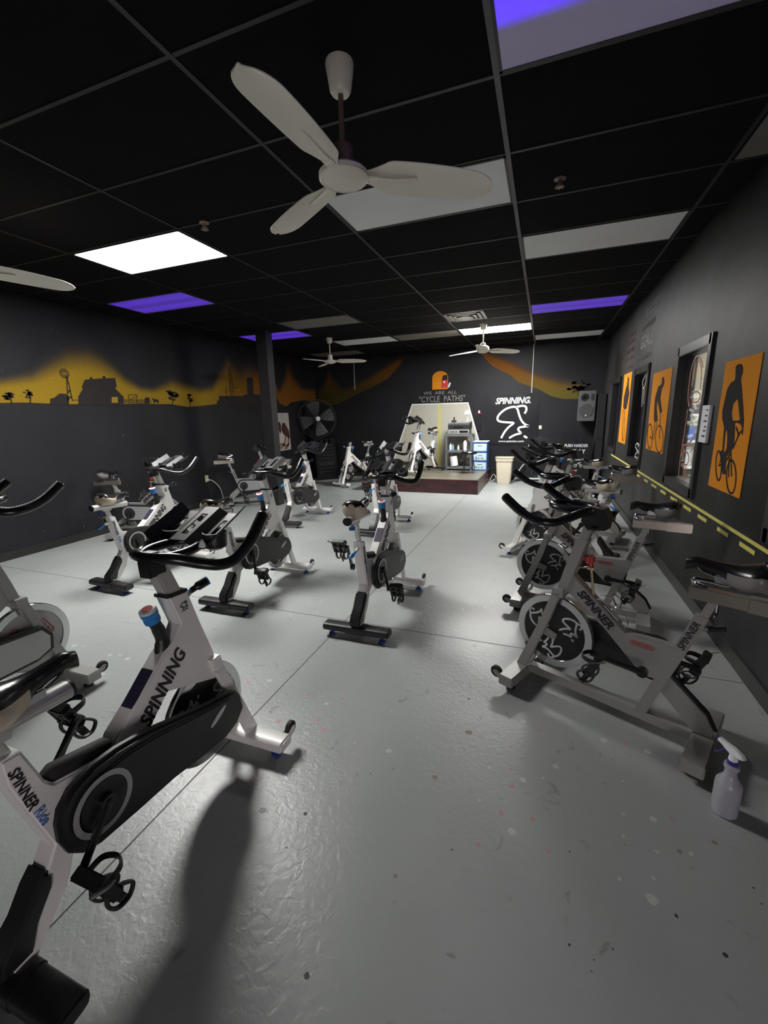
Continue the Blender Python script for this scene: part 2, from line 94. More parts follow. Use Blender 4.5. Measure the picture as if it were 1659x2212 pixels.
def wall_material(name, col, dirt):
    m = bpy.data.materials.new(name); m.use_nodes = True; nt = m.node_tree; b = nt.nodes['Principled BSDF']
    tc = nt.nodes.new('ShaderNodeTexCoord')
    n = nt.nodes.new('ShaderNodeTexNoise'); n.inputs['Scale'].default_value = .9; n.inputs['Detail'].default_value = 7; n.inputs['Roughness'].default_value = .6
    r = nt.nodes.new('ShaderNodeValToRGB'); r.color_ramp.elements[0].position = .35; r.color_ramp.elements[1].position = .75
    r.color_ramp.elements[0].color = (*[c * (1 - dirt * .3) for c in col], 1); r.color_ramp.elements[1].color = (*[c * (1 + dirt) for c in col], 1)
    nt.links.new(tc.outputs['Object'], n.inputs['Vector']); nt.links.new(n.outputs['Fac'], r.inputs['Fac'])
    # small pale scuffs
    v = nt.nodes.new('ShaderNodeTexNoise'); v.inputs['Scale'].default_value = 26; v.inputs['Detail'].default_value = 2
    r2 = nt.nodes.new('ShaderNodeValToRGB'); r2.color_ramp.elements[0].position = .765; r2.color_ramp.elements[1].position = .785
    nt.links.new(tc.outputs['Object'], v.inputs['Vector']); nt.links.new(v.outputs['Fac'], r2.inputs['Fac'])
    mx = nt.nodes.new('ShaderNodeMix'); mx.data_type = 'RGBA'; mx.inputs['B'].default_value = (.2, .2, .2, 1)
    nt.links.new(r2.outputs['Color'], mx.inputs['Factor']); nt.links.new(r.outputs['Color'], mx.inputs['A'])
    nt.links.new(mx.outputs['Result'], b.inputs['Base Color'])
    b.inputs['Roughness'].default_value = .55; b.inputs['Specular IOR Level'].default_value = .22
    bp = nt.nodes.new('ShaderNodeBump'); bp.inputs['Strength'].default_value = .12; bp.inputs['Distance'].default_value = .003
    n3 = nt.nodes.new('ShaderNodeTexNoise'); n3.inputs['Scale'].default_value = 90
    nt.links.new(tc.outputs['Object'], n3.inputs['Vector']); nt.links.new(n3.outputs['Fac'], bp.inputs['Height']); nt.links.new(bp.outputs['Normal'], b.inputs['Normal'])
    return m
M_wall = wall_material('black_wall_paint', WALLC, .5)
M_wallr = wall_material('black_wall_paint_scuffed', (.019, .0185, .019), 2.2)
M_base = mat('black_vinyl_base', (.016, .016, .016), .45, noise=.2)
M_ceil = mat('black_ceiling_tile', (.0065, .006, .007), .9, spec=.1, noise=.25, nscale=2, bump=.3, bscale=120)
M_tbar = mat('black_tbar', (.013, .0125, .0135), .5, noise=.2)

def floor_material():
    m = bpy.data.materials.new('painted_concrete_floor'); m.use_nodes = True; nt = m.node_tree; b = nt.nodes['Principled BSDF']; L = nt.links.new
    tc = nt.nodes.new('ShaderNodeTexCoord')
    n = nt.nodes.new('ShaderNodeTexNoise'); n.inputs['Scale'].default_value = .7; n.inputs['Detail'].default_value = 8; n.inputs['Roughness'].default_value = .62
    r = nt.nodes.new('ShaderNodeValToRGB'); r.color_ramp.elements[0].position = .3; r.color_ramp.elements[1].position = .7
    r.color_ramp.elements[0].color = (.29, .31, .305, 1); r.color_ramp.elements[1].color = (.37, .39, .38, 1)
    L(tc.outputs['Object'], n.inputs['Vector']); L(n.outputs['Fac'], r.inputs['Fac'])
    # dark scuffs
    n2 = nt.nodes.new('ShaderNodeTexNoise'); n2.inputs['Scale'].default_value = 9; n2.inputs['Detail'].default_value = 6; n2.inputs['Distortion'].default_value = 1.2
    r2 = nt.nodes.new('ShaderNodeValToRGB'); r2.color_ramp.elements[0].position = .66; r2.color_ramp.elements[1].position = .74
    L(tc.outputs['Object'], n2.inputs['Vector']); L(n2.outputs['Fac'], r2.inputs['Fac'])
    mx = nt.nodes.new('ShaderNodeMix'); mx.data_type = 'RGBA'; mx.inputs['B'].default_value = (.22, .225, .22, 1)
    L(r2.outputs['Color'], mx.inputs['Factor']); L(r.outputs['Color'], mx.inputs['A'])
    L(mx.outputs['Result'], b.inputs['Base Color'])
    n4 = nt.nodes.new('ShaderNodeTexNoise'); n4.inputs['Scale'].default_value = 3; n4.inputs['Detail'].default_value = 6
    r4 = nt.nodes.new('ShaderNodeMapRange'); r4.inputs['To Min'].default_value = .27; r4.inputs['To Max'].default_value = .45
    L(tc.outputs['Object'], n4.inputs['Vector']); L(n4.outputs['Fac'], r4.inputs['Value']); L(r4.outputs['Result'], b.inputs['Roughness'])
    n3 = nt.nodes.new('ShaderNodeTexNoise'); n3.inputs['Scale'].default_value = 34; n3.inputs['Detail'].default_value = 6; n3.inputs['Distortion'].default_value = .8
    bp = nt.nodes.new('ShaderNodeBump'); bp.inputs['Strength'].default_value = .6; bp.inputs['Distance'].default_value = .003
    L(tc.outputs['Object'], n3.inputs['Vector']); L(n3.outputs['Fac'], bp.inputs['Height']); L(bp.outputs['Normal'], b.inputs['Normal'])
    return m
M_floor = floor_material()
SPOT = {'w': (.5, .5, .47), 'p': (.5, .24, .25), 'g': (.2, .42, .27), 'o': (.5, .26, .16), 'k': (.04, .04, .04), 'b': (.25, .2, .14), 'y': (.5, .48, .25)}
M_spot = {k: mat('floor_paint_fleck_' + {'w': 'white', 'p': 'pink', 'g': 'green', 'o': 'orange', 'k': 'black', 'b': 'brown', 'y': 'yellow'}[k], v, .6, noise=.25, nscale=80) for k, v in SPOT.items()}
M_joint = mat('floor_joint', (.05, .05, .05), .8, noise=.3)

def mural_material():
    m = bpy.data.materials.new('mural_paint'); m.use_nodes = True; nt = m.node_tree; b = nt.nodes['Principled BSDF']; L = nt.links.new
    a = nt.nodes.new('ShaderNodeVertexColor'); a.layer_name = 'paint'
    tc = nt.nodes.new('ShaderNodeTexCoord'); n = nt.nodes.new('ShaderNodeTexNoise'); n.inputs['Scale'].default_value = 40; n.inputs['Detail'].default_value = 6
    L(tc.outputs['Object'], n.inputs['Vector'])
    # spray-can edge: the painted amount is broken up by fine noise
    ma = nt.nodes.new('ShaderNodeMath'); ma.operation = 'MULTIPLY_ADD'; ma.inputs[1].default_value = .5; ma.inputs[2].default_value = -.25
    L(n.outputs['Fac'], ma.inputs[0])
    ad = nt.nodes.new('ShaderNodeMath'); ad.operation = 'ADD'; L(a.outputs['Alpha'], ad.inputs[0]); L(ma.outputs[0], ad.inputs[1])
    mu = nt.nodes.new('ShaderNodeMath'); mu.operation = 'MULTIPLY'; mu.use_clamp = True; L(ad.outputs[0], mu.inputs[0]); L(a.outputs['Alpha'], mu.inputs[1])
    mx = nt.nodes.new('ShaderNodeMix'); mx.data_type = 'RGBA'; mx.inputs['A'].default_value = (*[c * 1.12 for c in WALLC], 1)
    L(mu.outputs[0], mx.inputs['Factor']); L(a.outputs['Color'], mx.inputs['B']); L(mx.outputs['Result'], b.inputs['Base Color'])
    for sock, a_, b_ in (('Roughness', .55, .85), ('Specular IOR Level', .22, .12)):
        mr = nt.nodes.new('ShaderNodeMapRange'); mr.inputs['To Min'].default_value = a_; mr.inputs['To Max'].default_value = b_
        L(mu.outputs[0], mr.inputs['Value']); L(mr.outputs['Result'], b.inputs[sock])
    return m
M_mural = mural_material()

# ---------------------------------------------------------------- mesh helpers
def finish(name, bm, m, parent=None, smooth=40):
    bmesh.ops.recalc_face_normals(bm, faces=bm.faces)
    ca = math.cos(math.radians(smooth))
    for e in bm.edges:
        if len(e.link_faces) == 2:
            e.smooth = e.link_faces[0].normal.dot(e.link_faces[1].normal) > ca
    for f in bm.faces: f.smooth = True
    me = bpy.data.meshes.new(name); bm.to_mesh(me); bm.free()
    for x in (m if isinstance(m, (list, tuple)) else [m]): me.materials.append(x)
    return link(name, me, parent)
def link(name, me, parent=None):
    o = bpy.data.objects.new(name, me); COL.objects.link(o)
    if parent: o.parent = parent
    return o
def tag(o, label=None, cat=None, group=None, kind=None):
    if label: o['label'] = label
    if cat: o['category'] = cat
    if group: o['group'] = group
    if kind: o['kind'] = kind
    return o
def thing(name, label, cat, loc=(0, 0, 0), rz=0, group=None):
    o = bpy.data.objects.new(name, None); COL.objects.link(o); o.location = loc; o.rotation_euler = (0, 0, rz); o.empty_display_size = .1
    return tag(o, label, cat, group)
def struct(name, bm, m, parent=None):
    return tag(finish(name, bm, m, parent), kind=None if parent else 'structure')
def NB(): return bmesh.new()
def box(bm, x0, x1, y0, y1, z0, z1, bev=0, mi=0, M=None):
    r = bmesh.ops.create_cube(bm, size=1); vs = r['verts']
    for v in vs:
        v.co = Vector(((x0 + x1) / 2 + v.co.x * (x1 - x0), (y0 + y1) / 2 + v.co.y * (y1 - y0), (z0 + z1) / 2 + v.co.z * (z1 - z0)))
    fs = list({f for v in vs for f in v.link_faces})
    if bev:
        es = list({e for v in vs for e in v.link_edges})
        r = bmesh.ops.bevel(bm, geom=es, offset=bev, segments=2, affect='EDGES'); fs = [f for f in set(fs) if f.is_valid] + r['faces']; 
    for f in fs: f.material_index = mi
    if M is not None:
        vv = {v for f in fs for v in f.verts}
        for v in vv: v.co = M @ v.co
    return fs
def prism(bm, prof, x0, x1, bev=0, mi=0):
    """side profile (y,z) extruded along x"""
    a = [bm.verts.new((x0, p[0], p[1])) for p in prof]; b = [bm.verts.new((x1, p[0], p[1])) for p in prof]
    n = len(prof); fs = [bm.faces.new(a), bm.faces.new(list(reversed(b)))]
    for i in range(n): fs.append(bm.faces.new((a[i], b[i], b[(i + 1) % n], a[(i + 1) % n])))
    for f in fs: f.material_index = mi
    if bev:
        es = list({e for f in fs[:2] for e in f.edges})
        bmesh.ops.recalc_face_normals(bm, faces=fs)
        bmesh.ops.bevel(bm, geom=es, offset=bev, segments=2, affect='EDGES')
def frames(pts):
    T = []
    for i in range(len(pts)):
        a = pts[max(0, i - 1)]; b = pts[min(len(pts) - 1, i + 1)]; T.append((b - a).normalized())
    up = Vector((0, 0, 1)) if abs(T[0].z) < .9 else Vector((1, 0, 0))
    N = []; n = (up - T[0] * up.dot(T[0])).normalized()
    for t in T:
        n = n - t * n.dot(t); n.normalize(); N.append(n.copy())
    return T, N
def tube(bm, pts, r, seg=10, mi=0, flat=1., closed=False):
    pts = [Vector(p) for p in pts]; T, N = frames(pts); rings = []
    if closed:
        T = [(pts[(i + 1) % len(pts)] - pts[i - 1]).normalized() for i in range(len(pts))]
        up = Vector((0, 0, 1)) if abs(T[0].z) < .9 else Vector((1, 0, 0)); N = []
        n = (up - T[0] * up.dot(T[0])).normalized()
        for t in T: n = (n - t * n.dot(t)).normalized(); N.append(n.copy())
    for i, p in enumerate(pts):
        rr = r[i] if isinstance(r, (list, tuple)) else r
        B = T[i].cross(N[i])
        rings.append([bm.verts.new(p + N[i] * math.cos(a) * rr * flat + B * math.sin(a) * rr) for a in [2 * PI * k / seg for k in range(seg)]])
    m = len(rings)
    for i in range(m if closed else m - 1):
        A, Bq = rings[i], rings[(i + 1) % m]
        for k in range(seg):
            f = bm.faces.new((A[k], A[(k + 1) % seg], Bq[(k + 1) % seg], Bq[k])); f.material_index = mi
    if not closed:
        f = bm.faces.new(list(reversed(rings[0]))); f.material_index = mi
        f = bm.faces.new(rings[-1]); f.material_index = mi
def smooth_path(pts, n=6, closed=False):
    P = [Vector(p) for p in pts]; out = []; m = len(P)
    for i in range(m if closed else m - 1):
        if closed: p0, p1, p2, p3 = P[i - 1], P[i], P[(i + 1) % m], P[(i + 2) % m]
        else: p0, p1, p2, p3 = P[max(0, i - 1)], P[i], P[i + 1], P[min(m - 1, i + 2)]
        for k in range(n):
            t = k / n
            out.append(.5 * ((2 * p1) + (p2 - p0) * t + (2 * p0 - 5 * p1 + 4 * p2 - p3) * t * t + (3 * p1 - p0 - 3 * p2 + p3) * t ** 3))
    if not closed: out.append(P[-1].copy())
    return out
def cyl(bm, a, b, r, r2=None, seg=24, mi=0):
    tube(bm, [a, b], [r, r if r2 is None else r2], seg, mi)
def lathe(bm, prof, c=(0, 0, 0), seg=28, mi=0, M=None):
    """prof: (radius, z) list around z axis"""
    rings = []
    for r, z in prof:
        rings.append([bm.verts.new((r * math.cos(2 * PI * k / seg), r * math.sin(2 * PI * k / seg), z)) for k in range(seg)])
    fs = []
    for A, B in zip(rings, rings[1:]):
        for k in range(seg): fs.append(bm.faces.new((A[k], A[(k + 1) % seg], B[(k + 1) % seg], B[k])))
    fs.append(bm.faces.new(list(reversed(rings[0])))); fs.append(bm.faces.new(rings[-1]))
    for f in fs: f.material_index = mi
    for R_ in rings:
        for v in R_: v.co = (M @ v.co if M is not None else v.co) + Vector(c)
    return rings
class Plane:
    """2-D drawing surface: origin, in-plane axes and normal"""
    def __init__(s, o, u, v): s.o = Vector(o); s.u = Vector(u).normalized(); s.v = Vector(v).normalized(); s.n = s.u.cross(s.v)
    def at(s, x, y, h=0): return s.o + s.u * x + s.v * y + s.n * h
def poly2(bm, pl, pts, h0=.001, h1=.003, mi=0):
    a = [bm.verts.new(pl.at(x, y, h0)) for x, y in pts]; b = [bm.verts.new(pl.at(x, y, h1)) for x, y in pts]; n = len(pts)
    fs = [bm.faces.new(a), bm.faces.new(list(reversed(b)))]
    for i in range(n): fs.append(bm.faces.new((a[i], a[(i + 1) % n], b[(i + 1) % n], b[i])))
    for f in fs: f.material_index = mi
def rib2(bm, pl, pts, wd, h0=.001, h1=.003, mi=0, sm=0, closed=False):
    P = [Vector((x, y, 0)) for x, y in pts]
    if sm: P = smooth_path(P, sm, closed)
    n = len(P); L_ = []; 
    for i in range(n):
        a = P[i - 1] if (closed or i > 0) else P[i]; b = P[(i + 1) % n] if (closed or i < n - 1) else P[i]
        d = (b - a); d = d.normalized() if d.length > 1e-9 else Vector((1, 0, 0)); q = Vector((-d.y, d.x, 0)) * wd / 2
        L_.append([bm.verts.new(pl.at(c.x, c.y, h)) for c, h in ((P[i] + q, h0), (P[i] - q, h0), (P[i] - q, h1), (P[i] + q, h1))])
    for i in range(n if closed else n - 1):
        A, B = L_[i], L_[(i + 1) % n]
        for k in range(4):
            f = bm.faces.new((A[k], A[(k + 1) % 4], B[(k + 1) % 4], B[k])); f.material_index = mi
    if not closed:
        bm.faces.new(L_[0]).material_index = mi; bm.faces.new(list(reversed(L_[-1]))).material_index = mi
def ring2(bm, pl, c, r, wd, h0=.001, h1=.003, mi=0, seg=36, a0=0, a1=2 * PI):
    full = abs(a1 - a0 - 2 * PI) < 1e-6
    rib2(bm, pl, [(c[0] + r * math.cos(a0 + (a1 - a0) * k / seg), c[1] + r * math.sin(a0 + (a1 - a0) * k / seg)) for k in range(seg if full else seg + 1)], wd, h0, h1, mi, closed=full)
TXT = {}
def text_into(bm, pl, s, size, x=0, y=0, shear=0., bold=0., h0=.001, h1=.0025, mi=0, ang=0., fit=None, spacing=1.):
    """flat solid lettering on a drawing plane"""
    key = (s, shear, bold, spacing)
    if key not in TXT:
        c = bpy.data.curves.new('lettering', 'FONT'); c.body = s; c.size = 1; c.shear = shear; c.offset = bold; c.align_x = 'CENTER'; c.align_y = 'CENTER'; c.resolution_u = 3; c.space_character = spacing
        o = bpy.data.objects.new('lettering', c); COL.objects.link(o)
        dg = bpy.context.evaluated_depsgraph_get(); dg.update(); me = bpy.data.meshes.new_from_object(o.evaluated_get(dg))
        TXT[key] = ([tuple(v.co) for v in me.vertices], [tuple(p.vertices) for p in me.polygons])
        bpy.data.objects.remove(o); bpy.data.curves.remove(c); bpy.data.meshes.remove(me)
    V, F = TXT[key]
    if fit:
        wx = max(v[0] for v in V) - min(v[0] for v in V); sx = fit / wx
    else: sx = size
    ca, sa = math.cos(ang), math.sin(ang)
    def P(v, h):
        a, b = v[0] * sx, v[1] * size
        return pl.at(x + a * ca - b * sa, y + a * sa + b * ca, h)
    from collections import Counter
    cnt = Counter()
    top = [bm.verts.new(P(v, h1)) for v in V]; bot = [bm.verts.new(P(v, h0)) for v in V]
    for f in F:
        try: bm.faces.new([top[i] for i in f]).material_index = mi
        except ValueError: continue
        for i in range(len(f)): cnt[(f[i], f[(i + 1) % len(f)])] += 1
    for (i, j) in list(cnt):
        if (j, i) not in cnt: 
            try: bm.faces.new((top[j], top[i], bot[i], bot[j])).material_index = mi
            except ValueError: pass
# the cyclist emblem, normalised to about one unit high
EMB = [[(.17, 0), (.27, .2), (.4, .36), (.545, .48), (.38, .5), (.19, .52), (.06, .56), (.03, .66), (.11, .79), (.29, .93), (.52, .99), (.63, .93), (.70, .73), (.77, .57), (.88, .44), (1.02, .37)],
       [(1.02, .37), (.86, .36), (.72, .33), (.69, .27), (.75, .19), (.78, .15), (.64, .12), (.53, .07), (.42, 0)],
       [(.60, .98), (.78, 1.01), (.89, .98), (.91, .87), (.86, .77)], [(.87, .07), (.98, 0)]]
def emblem(bm, pl, x, y, size, wd, ang=0., h0=.001, h1=.0025, mi=0, mirror=1):
    ca, sa = math.cos(ang), math.sin(ang)
    for st in EMB:
        rib2(bm, pl, [(x + ((px - .5) * mirror * ca - (py - .5) * sa) * size, y + ((px - .5) * mirror * sa + (py - .5) * ca) * size) for px, py in st], wd, h0, h1, mi, sm=3)
# ================================================================ the room
BK, FR, LX, RX = 7.92, -4.5, -5.4, 1.42
bm = NB(); box(bm, LX - .1, RX + .1, FR - .1, BK + .1, -.1, 0)
for (x, y, c, k) in D['spots']:
    rr = min(.0030 * math.hypot(x - .28, y + 2.27, 1.5), .0095) * k; rr *= .62 if c in 'kb' else 1; rn = random.Random(int(x * 1e4) + int(y * 1e4)); n = 11
    if c == 'w': rr *= 1.05
    v = [bm.verts.new((x + rr * math.cos(2 * PI * i / n) * rn.uniform(.75, 1.15), y + rr * math.sin(2 * PI * i / n) * rn.uniform(.75, 1.15), .0006)) for i in range(n)]
    bm.faces.new(v).material_index = 1 + 'wpgokby'.index(c)
for a in ((-1.063, FR, -1.057, BK), (LX, .397, RX, .403), (LX, 6.497, RX, 6.503)):
    v = [bm.verts.new(p) for p in ((a[0], a[1], .0004), (a[2], a[1], .0004), (a[2], a[3], .0004), (a[0], a[3], .0004))]
    bm.faces.new(v).material_index = 8
struct('floor', bm, [M_floor] + [M_spot[k] for k in 'wpgokby'] + [M_joint])
bm = NB(); box(bm, LX - .1, RX + .1, FR - .1, BK + .1, CEIL, CEIL + .1); struct('ceiling', bm, M_ceil)
bm = NB(); box(bm, LX - .1, LX, FR, BK, 0, CEIL); struct('wall_left', bm, M_wall)
bm = NB(); box(bm, LX - .1, RX + .1, BK, BK + .1, 0, CEIL); struct('wall_back', bm, M_wall)
bm = NB(); box(bm, LX - .1, RX + .1, FR - .1, FR, 0, CEIL); struct('wall_front', bm, M_wall)
WIN = [(-.38, .47), (1.70, 2.56), (3.76, 4.63), (5.80, 6.66)]; WZ0, WZ1 = .84, 2.03
bm = NB(); T = .12
box(bm, RX, RX + T, FR, BK, 0, WZ0); box(bm, RX, RX + T, FR, BK, WZ1, CEIL)
ys = [FR] + [y for a in WIN for y in a] + [BK]
for i in range(0, len(ys), 2): box(bm, RX, RX + T, ys[i], ys[i + 1], WZ0, WZ1)
struct('wall_right', bm, M_wallr)
for nm, b in (('baseboard_left', (LX, LX + .012, FR, BK, 0, .10)), ('baseboard_right', (RX - .012, RX, FR, BK, 0, .10)), ('baseboard_back', (LX, RX, BK - .012, BK, 0, .10))):
    bm = NB(); box(bm, *b, bev=.003); struct(nm, bm, M_base)
# ceiling grid: main runners every 1.22 m, cross tees every 0.61 m
bm = NB()
for i in range(-5, 3):
    x = i * 1.22
    if LX < x < RX and i: box(bm, x - .012, x + .012, FR, BK, CEIL - .006, CEIL + .001)
for j in range(-7, 13): box(bm, LX, RX, j * .61 - .010, j * .61 + .010, CEIL - .004, CEIL + .001)
struct('trim_1', bm, M_tbar)
bm = NB(); box(bm, -.013, .013, FR, BK, CEIL - .008, CEIL + .001); struct('trim_3', bm, mat('worn_runner', (.09, .085, .092), .5, noise=.25))
bm = NB(); box(bm, -4.30, -4.10, 4.03, 4.21, 0, CEIL, bev=.004); struct('trim_2', bm, mat('post_paint', (.022, .021, .023), .4, noise=.15))

# windows of the right wall
M_glass = mat('window_glass', (.9, .95, .95), .03, noise=.01, trans=1., spec=.5)
M_marker = mat('orange_marker', (.45, .16, .08), .6, noise=.1); M_markerw = mat('white_marker', (.6, .58, .55), .6, noise=.1)
for k, (a, b) in enumerate(WIN):
    bm = NB(); f = .05
    for (y0, y1, z0, z1) in ((a - .02, a + f, WZ0 - .03, WZ1 + .03), (b - f, b + .02, WZ0 - .03, WZ1 + .03), (a, b, WZ1 - f, WZ1 + .03), (a, b, WZ0 - .03, WZ0 + f)):
        box(bm, RX - .02, RX + T + .01, y0, y1, z0, z1, bev=.003)
    wo = struct('window_%d' % (k + 1), bm, mat('black_window_frame', (.014, .013, .014), .35, noise=.2))
    bm = NB(); box(bm, RX + .04, RX + .046, a + f, b - f, WZ0 + f, WZ1 - f); pane = finish('window_pane', bm, M_glass, wo)
    pl = Plane((RX + .039, 0, 0), (0, 1, 0), (0, 0, 1))
    if k == 1:
        bm = NB()
        for st in D['glass']: rib2(bm, pl, st, .014, -.001, .001, sm=4)
        for st in D['glassw']: rib2(bm, pl, st, .022, -.001, .001, 1, sm=4)
        finish('marker_drawing', bm, [M_marker, M_markerw], pane)
    if k == 2:
        bm = NB()
        for st in D['glass2']: rib2(bm, pl, st, .016, -.001, .001, sm=4)
        finish('marker_drawing', bm, M_markerw, pane)
    if k == 3:
        bm = NB(); rn = random.Random(3)
        for q in range(5): rib2(bm, pl, [(a + .12 + .08 * (q % 2) + rn.uniform(0, .05), 1.1 + q * .16 + d * .03) for d in range(5)], .02, -.001, .001, sm=3)
        finish('marker_drawing', bm, mat('faded_marker', (.3, .26, .27), .7, noise=.2), pane)

# the shop room behind the windows
bm = NB(); box(bm, RX + T, 4.6, -1.2, 5.4, -.1, 0); tag(finish('floor', bm, mat('shop_floor', (.42, .46, .58), .3, noise=.08)), kind='structure')
bm = NB(); box(bm, 4.6, 4.7, -1.2, 5.4, 0, CEIL); tag(finish('wall_shop_side', bm, mat('shop_wall', (.5, .48, .38), .7, noise=.08)), kind='structure')
bm = NB(); box(bm, RX + T, 4.7, 5.4, 5.5, 0, CEIL); tag(finish('wall_shop_back', bm, MATS['shop_wall']), kind='structure')
bm = NB(); box(bm, RX + T, 4.7, -1.3, -1.2, 0, CEIL); tag(finish('wall_shop_front', bm, MATS['shop_wall']), kind='structure')
bm = NB(); box(bm, RX + T, 4.7, -1.3, 5.5, CEIL, CEIL + .1); tag(finish('ceiling_shop', bm, MATS['shop_wall']), kind='structure')
# dark pierced partition standing close behind the far half of the window
M_pier = mat('dark_pierced_board', (.022, .018, .015), .6, noise=.2)
bm = NB(); box(bm, RX + .17, RX + .20, 2.74, 5.35, .3, CEIL - .3, bev=.003)
pb = finish('display_board', bm, M_pier); tag(pb, 'dark brown board with rows of pale dots seen through the nearest full window', 'display board')
bm = NB(); rn = random.Random(8); pl = Plane((RX + .17, 0, 0), (0, 1, 0), (0, 0, 1))
for i in range(14):
    for j in range(22):
        if rn.random() < .55: continue
        cx, cz = 2.80 + j * .045 + rn.uniform(-.01, .01), .95 + i * .075 + rn.uniform(-.012, .012)
        poly2(bm, pl, [(cx + .008 * math.cos(t * PI / 3), cz + .008 * math.sin(t * PI / 3)) for t in range(6)], -.001, -.003)
finish('pale_dots', bm, mat('pale_dot', (.45, .4, .33), .6, noise=.1), pb)
# goods on a shelf rack seen through the glass
rk = thing('shop_shelf', 'white shop shelf rack standing behind the lit window', 'shelf rack', (0, 0, 0))
bm = NB()
for z in (.35, .75, 1.1, 1.45): box(bm, 1.95, 3.4, 4.55, 4.95, z - .03, z, bev=.003)
finish('shelf_boards', bm, M_print, rk)
bm = NB()
for x in (1.95, 3.38): box(bm, x, x + .03, 4.55, 4.95, 0, 1.8)
finish('uprights', bm, M_print, rk)
gi = 0
for z in (.35, .75, 1.1, 1.45):
    for ci in range(5):
        x = 1.99 + ci * .26; rn = random.Random(gi); cn, cc = [('red', (.5, .08, .06)), ('blue', (.1, .18, .5)), ('white', (.7, .7, .7)), ('tan', (.5, .38, .25)), ('dark', (.06, .05, .06))][(ci + int(z * 10)) % 5]
        bm = NB(); box(bm, x, x + rn.uniform(.15, .22), 4.58, 4.8, z + .001, z + rn.uniform(.12, .27), bev=.004)
        tag(finish('shop_box', bm, mat('carton_' + cn, cc, .6, noise=.1)), '%s box on the %s board of the shop shelf behind the window' % (cn, {.35: 'lowest', .75: 'second', 1.1: 'third', 1.45: 'top'}[z]), 'box', 'boxed goods on the shop shelf'); gi += 1

# ---------------------------------------------------------------- murals
def lerp_poly(P, x):
    for (a, b), (c, d) in zip(P, P[1:]):
        if a <= x <= c: return b + (d - b) * (x - a) / (c - a + 1e-9)
    return P[0][1] if x < P[0][0] else P[-1][1]
def mural_strip(name, G, Tt, frame, x0, x1, colf, parent):
    n = int((x1 - x0) / .022); rows = 12; bm = NB(); lay = bm.loops.layers.float_color.new('paint'); grid = []
    for i in range(n + 1):
        x = x0 + (x1 - x0) * i / n; g = lerp_poly(G, x); t = max(lerp_poly(Tt, x), g + .02); col = []
        for j in range(rows + 1):
            q = j / rows * 1.42; z = g + (t - g) * q
            z = min(z, 2.94)
            al = 1 - max(0, min(1, (q - .62) / .8)); al = al * al * (3 - 2 * al)
            e = min(1, (x - x0) / .15, (x1 - x) / .15) if name != 'sky' else 1
            col.append((bm.verts.new(frame(x, z)), (*colf(x, z), al * max(0, e))))
        grid.append(col)
    for i in range(n):
        for j in range(rows):
            qs = (grid[i][j], grid[i + 1][j], grid[i + 1][j + 1], grid[i][j + 1])
            if (qs[0][0].co - qs[3][0].co).length < 1e-5: continue
            f = bm.faces.new([q[0] for q in qs])
            for lo, q in zip(f.loops, qs): lo[lay] = q[1]
    o = finish(name, bm, M_mural, parent); return o
def mixc(a, b, t): t = max(0, min(1, t)); return tuple(p + (q - p) * t for p, q in zip(a, b))
YEL, ORA, OLI = (.27, .17, .014), (.17, .065, .010), (.055, .042, .010)
mu = thing('farm_mural', 'painted farm skyline at sunset on the left black wall', 'mural', (LX, 2, 1.5))
def attach(o, root): o.parent = root; o.matrix_parent_inverse = Matrix.Translation(root.location).inverted(); return o
lo, hi = D['lg'][0][0], BK
attach(mural_strip('sky', D['lg'], D['lt'], lambda x, z: Vector((LX + .003, x, z)), max(lo, -.6), hi - .004, lambda x, z: mixc(YEL, ORA, (x - 3.9) / 1.6), None), mu)
pl = Plane((LX + .003, 0, 0), (0, 1, 0), (0, 0, 1))   # normal points into the room
def sil(name, fn, parent=mu, m=M_sil):
    bm = NB(); fn(bm); o = finish(name, bm, m); attach(o, parent); return o
H0, H1 = .001, .004
sil('barn', lambda b: poly2(b, pl, D['barn'], H0, H1)); sil('barn_doorway', lambda b: poly2(b, pl, D['barn_gap'], H1, H1 + .002), m=mat('mural_yellow', YEL, .6, noise=.1))
sil('shed', lambda b: poly2(b, pl, D['shed'], H0, H1))
def windmill(b):
    (cx, cy), (ex, ey) = D['wheel']; r = abs(ex - cx) * 1.25
    for k in range(14): a = 2 * PI * k / 14; poly2(b, pl, [(cx + r * .2 * math.cos(a), cy + r * .2 * math.sin(a)), (cx + r * math.cos(a - .12), cy + r * math.sin(a - .12)), (cx + r * math.cos(a + .14), cy + r * math.sin(a + .14))], H0, H1)
    for s in D['tower']: rib2(b, pl, s, .011, H0, H1)
sil('windmill', windmill)
for ti, tr in enumerate(D['trees']):
    def tree(b, tr=tr, ti=ti):
        (bx, by), (cx, cy), (ex, ey), (tx, ty) = tr; rn = random.Random(ti + 5); w = abs(ex - cx) * 1.05; hh = max(abs(ty - cy), .05)
        rib2(b, pl, [(bx, by - .02), ((bx + cx) / 2 + .01, (by + cy) / 2), (cx, cy + hh * .5)], .013, H0, H1, sm=3)
        for k in range(15):
            a = rn.uniform(0, 2 * PI); d = rn.uniform(.1, .8); px, py = cx + w * d * math.cos(a), cy + hh * d * math.sin(a); q = w * rn.uniform(.2, .38)
            poly2(b, pl, [(px + q * rn.uniform(.6, 1.3) * math.cos(t * PI / 4), py + q * .55 * rn.uniform(.6, 1.3) * math.sin(t * PI / 4)) for t in range(8)], H0, H1)
    sil('tree', tree)
sil('fence', lambda b: [rib2(b, pl, s, .008, H0, H1) for s in D['fence']] + [rib2(b, pl, s, .006, H0, H1) for s in D['pickets']])
sil('horse', lambda b: poly2(b, pl, D['horse'], H0, H1)); sil('hay_bale', lambda b: poly2(b, pl, D['bale'], H0, H1))
sil('ladder_tower', lambda b: [rib2(b, pl, s, .012, H0, H1) for s in D['ladder']])
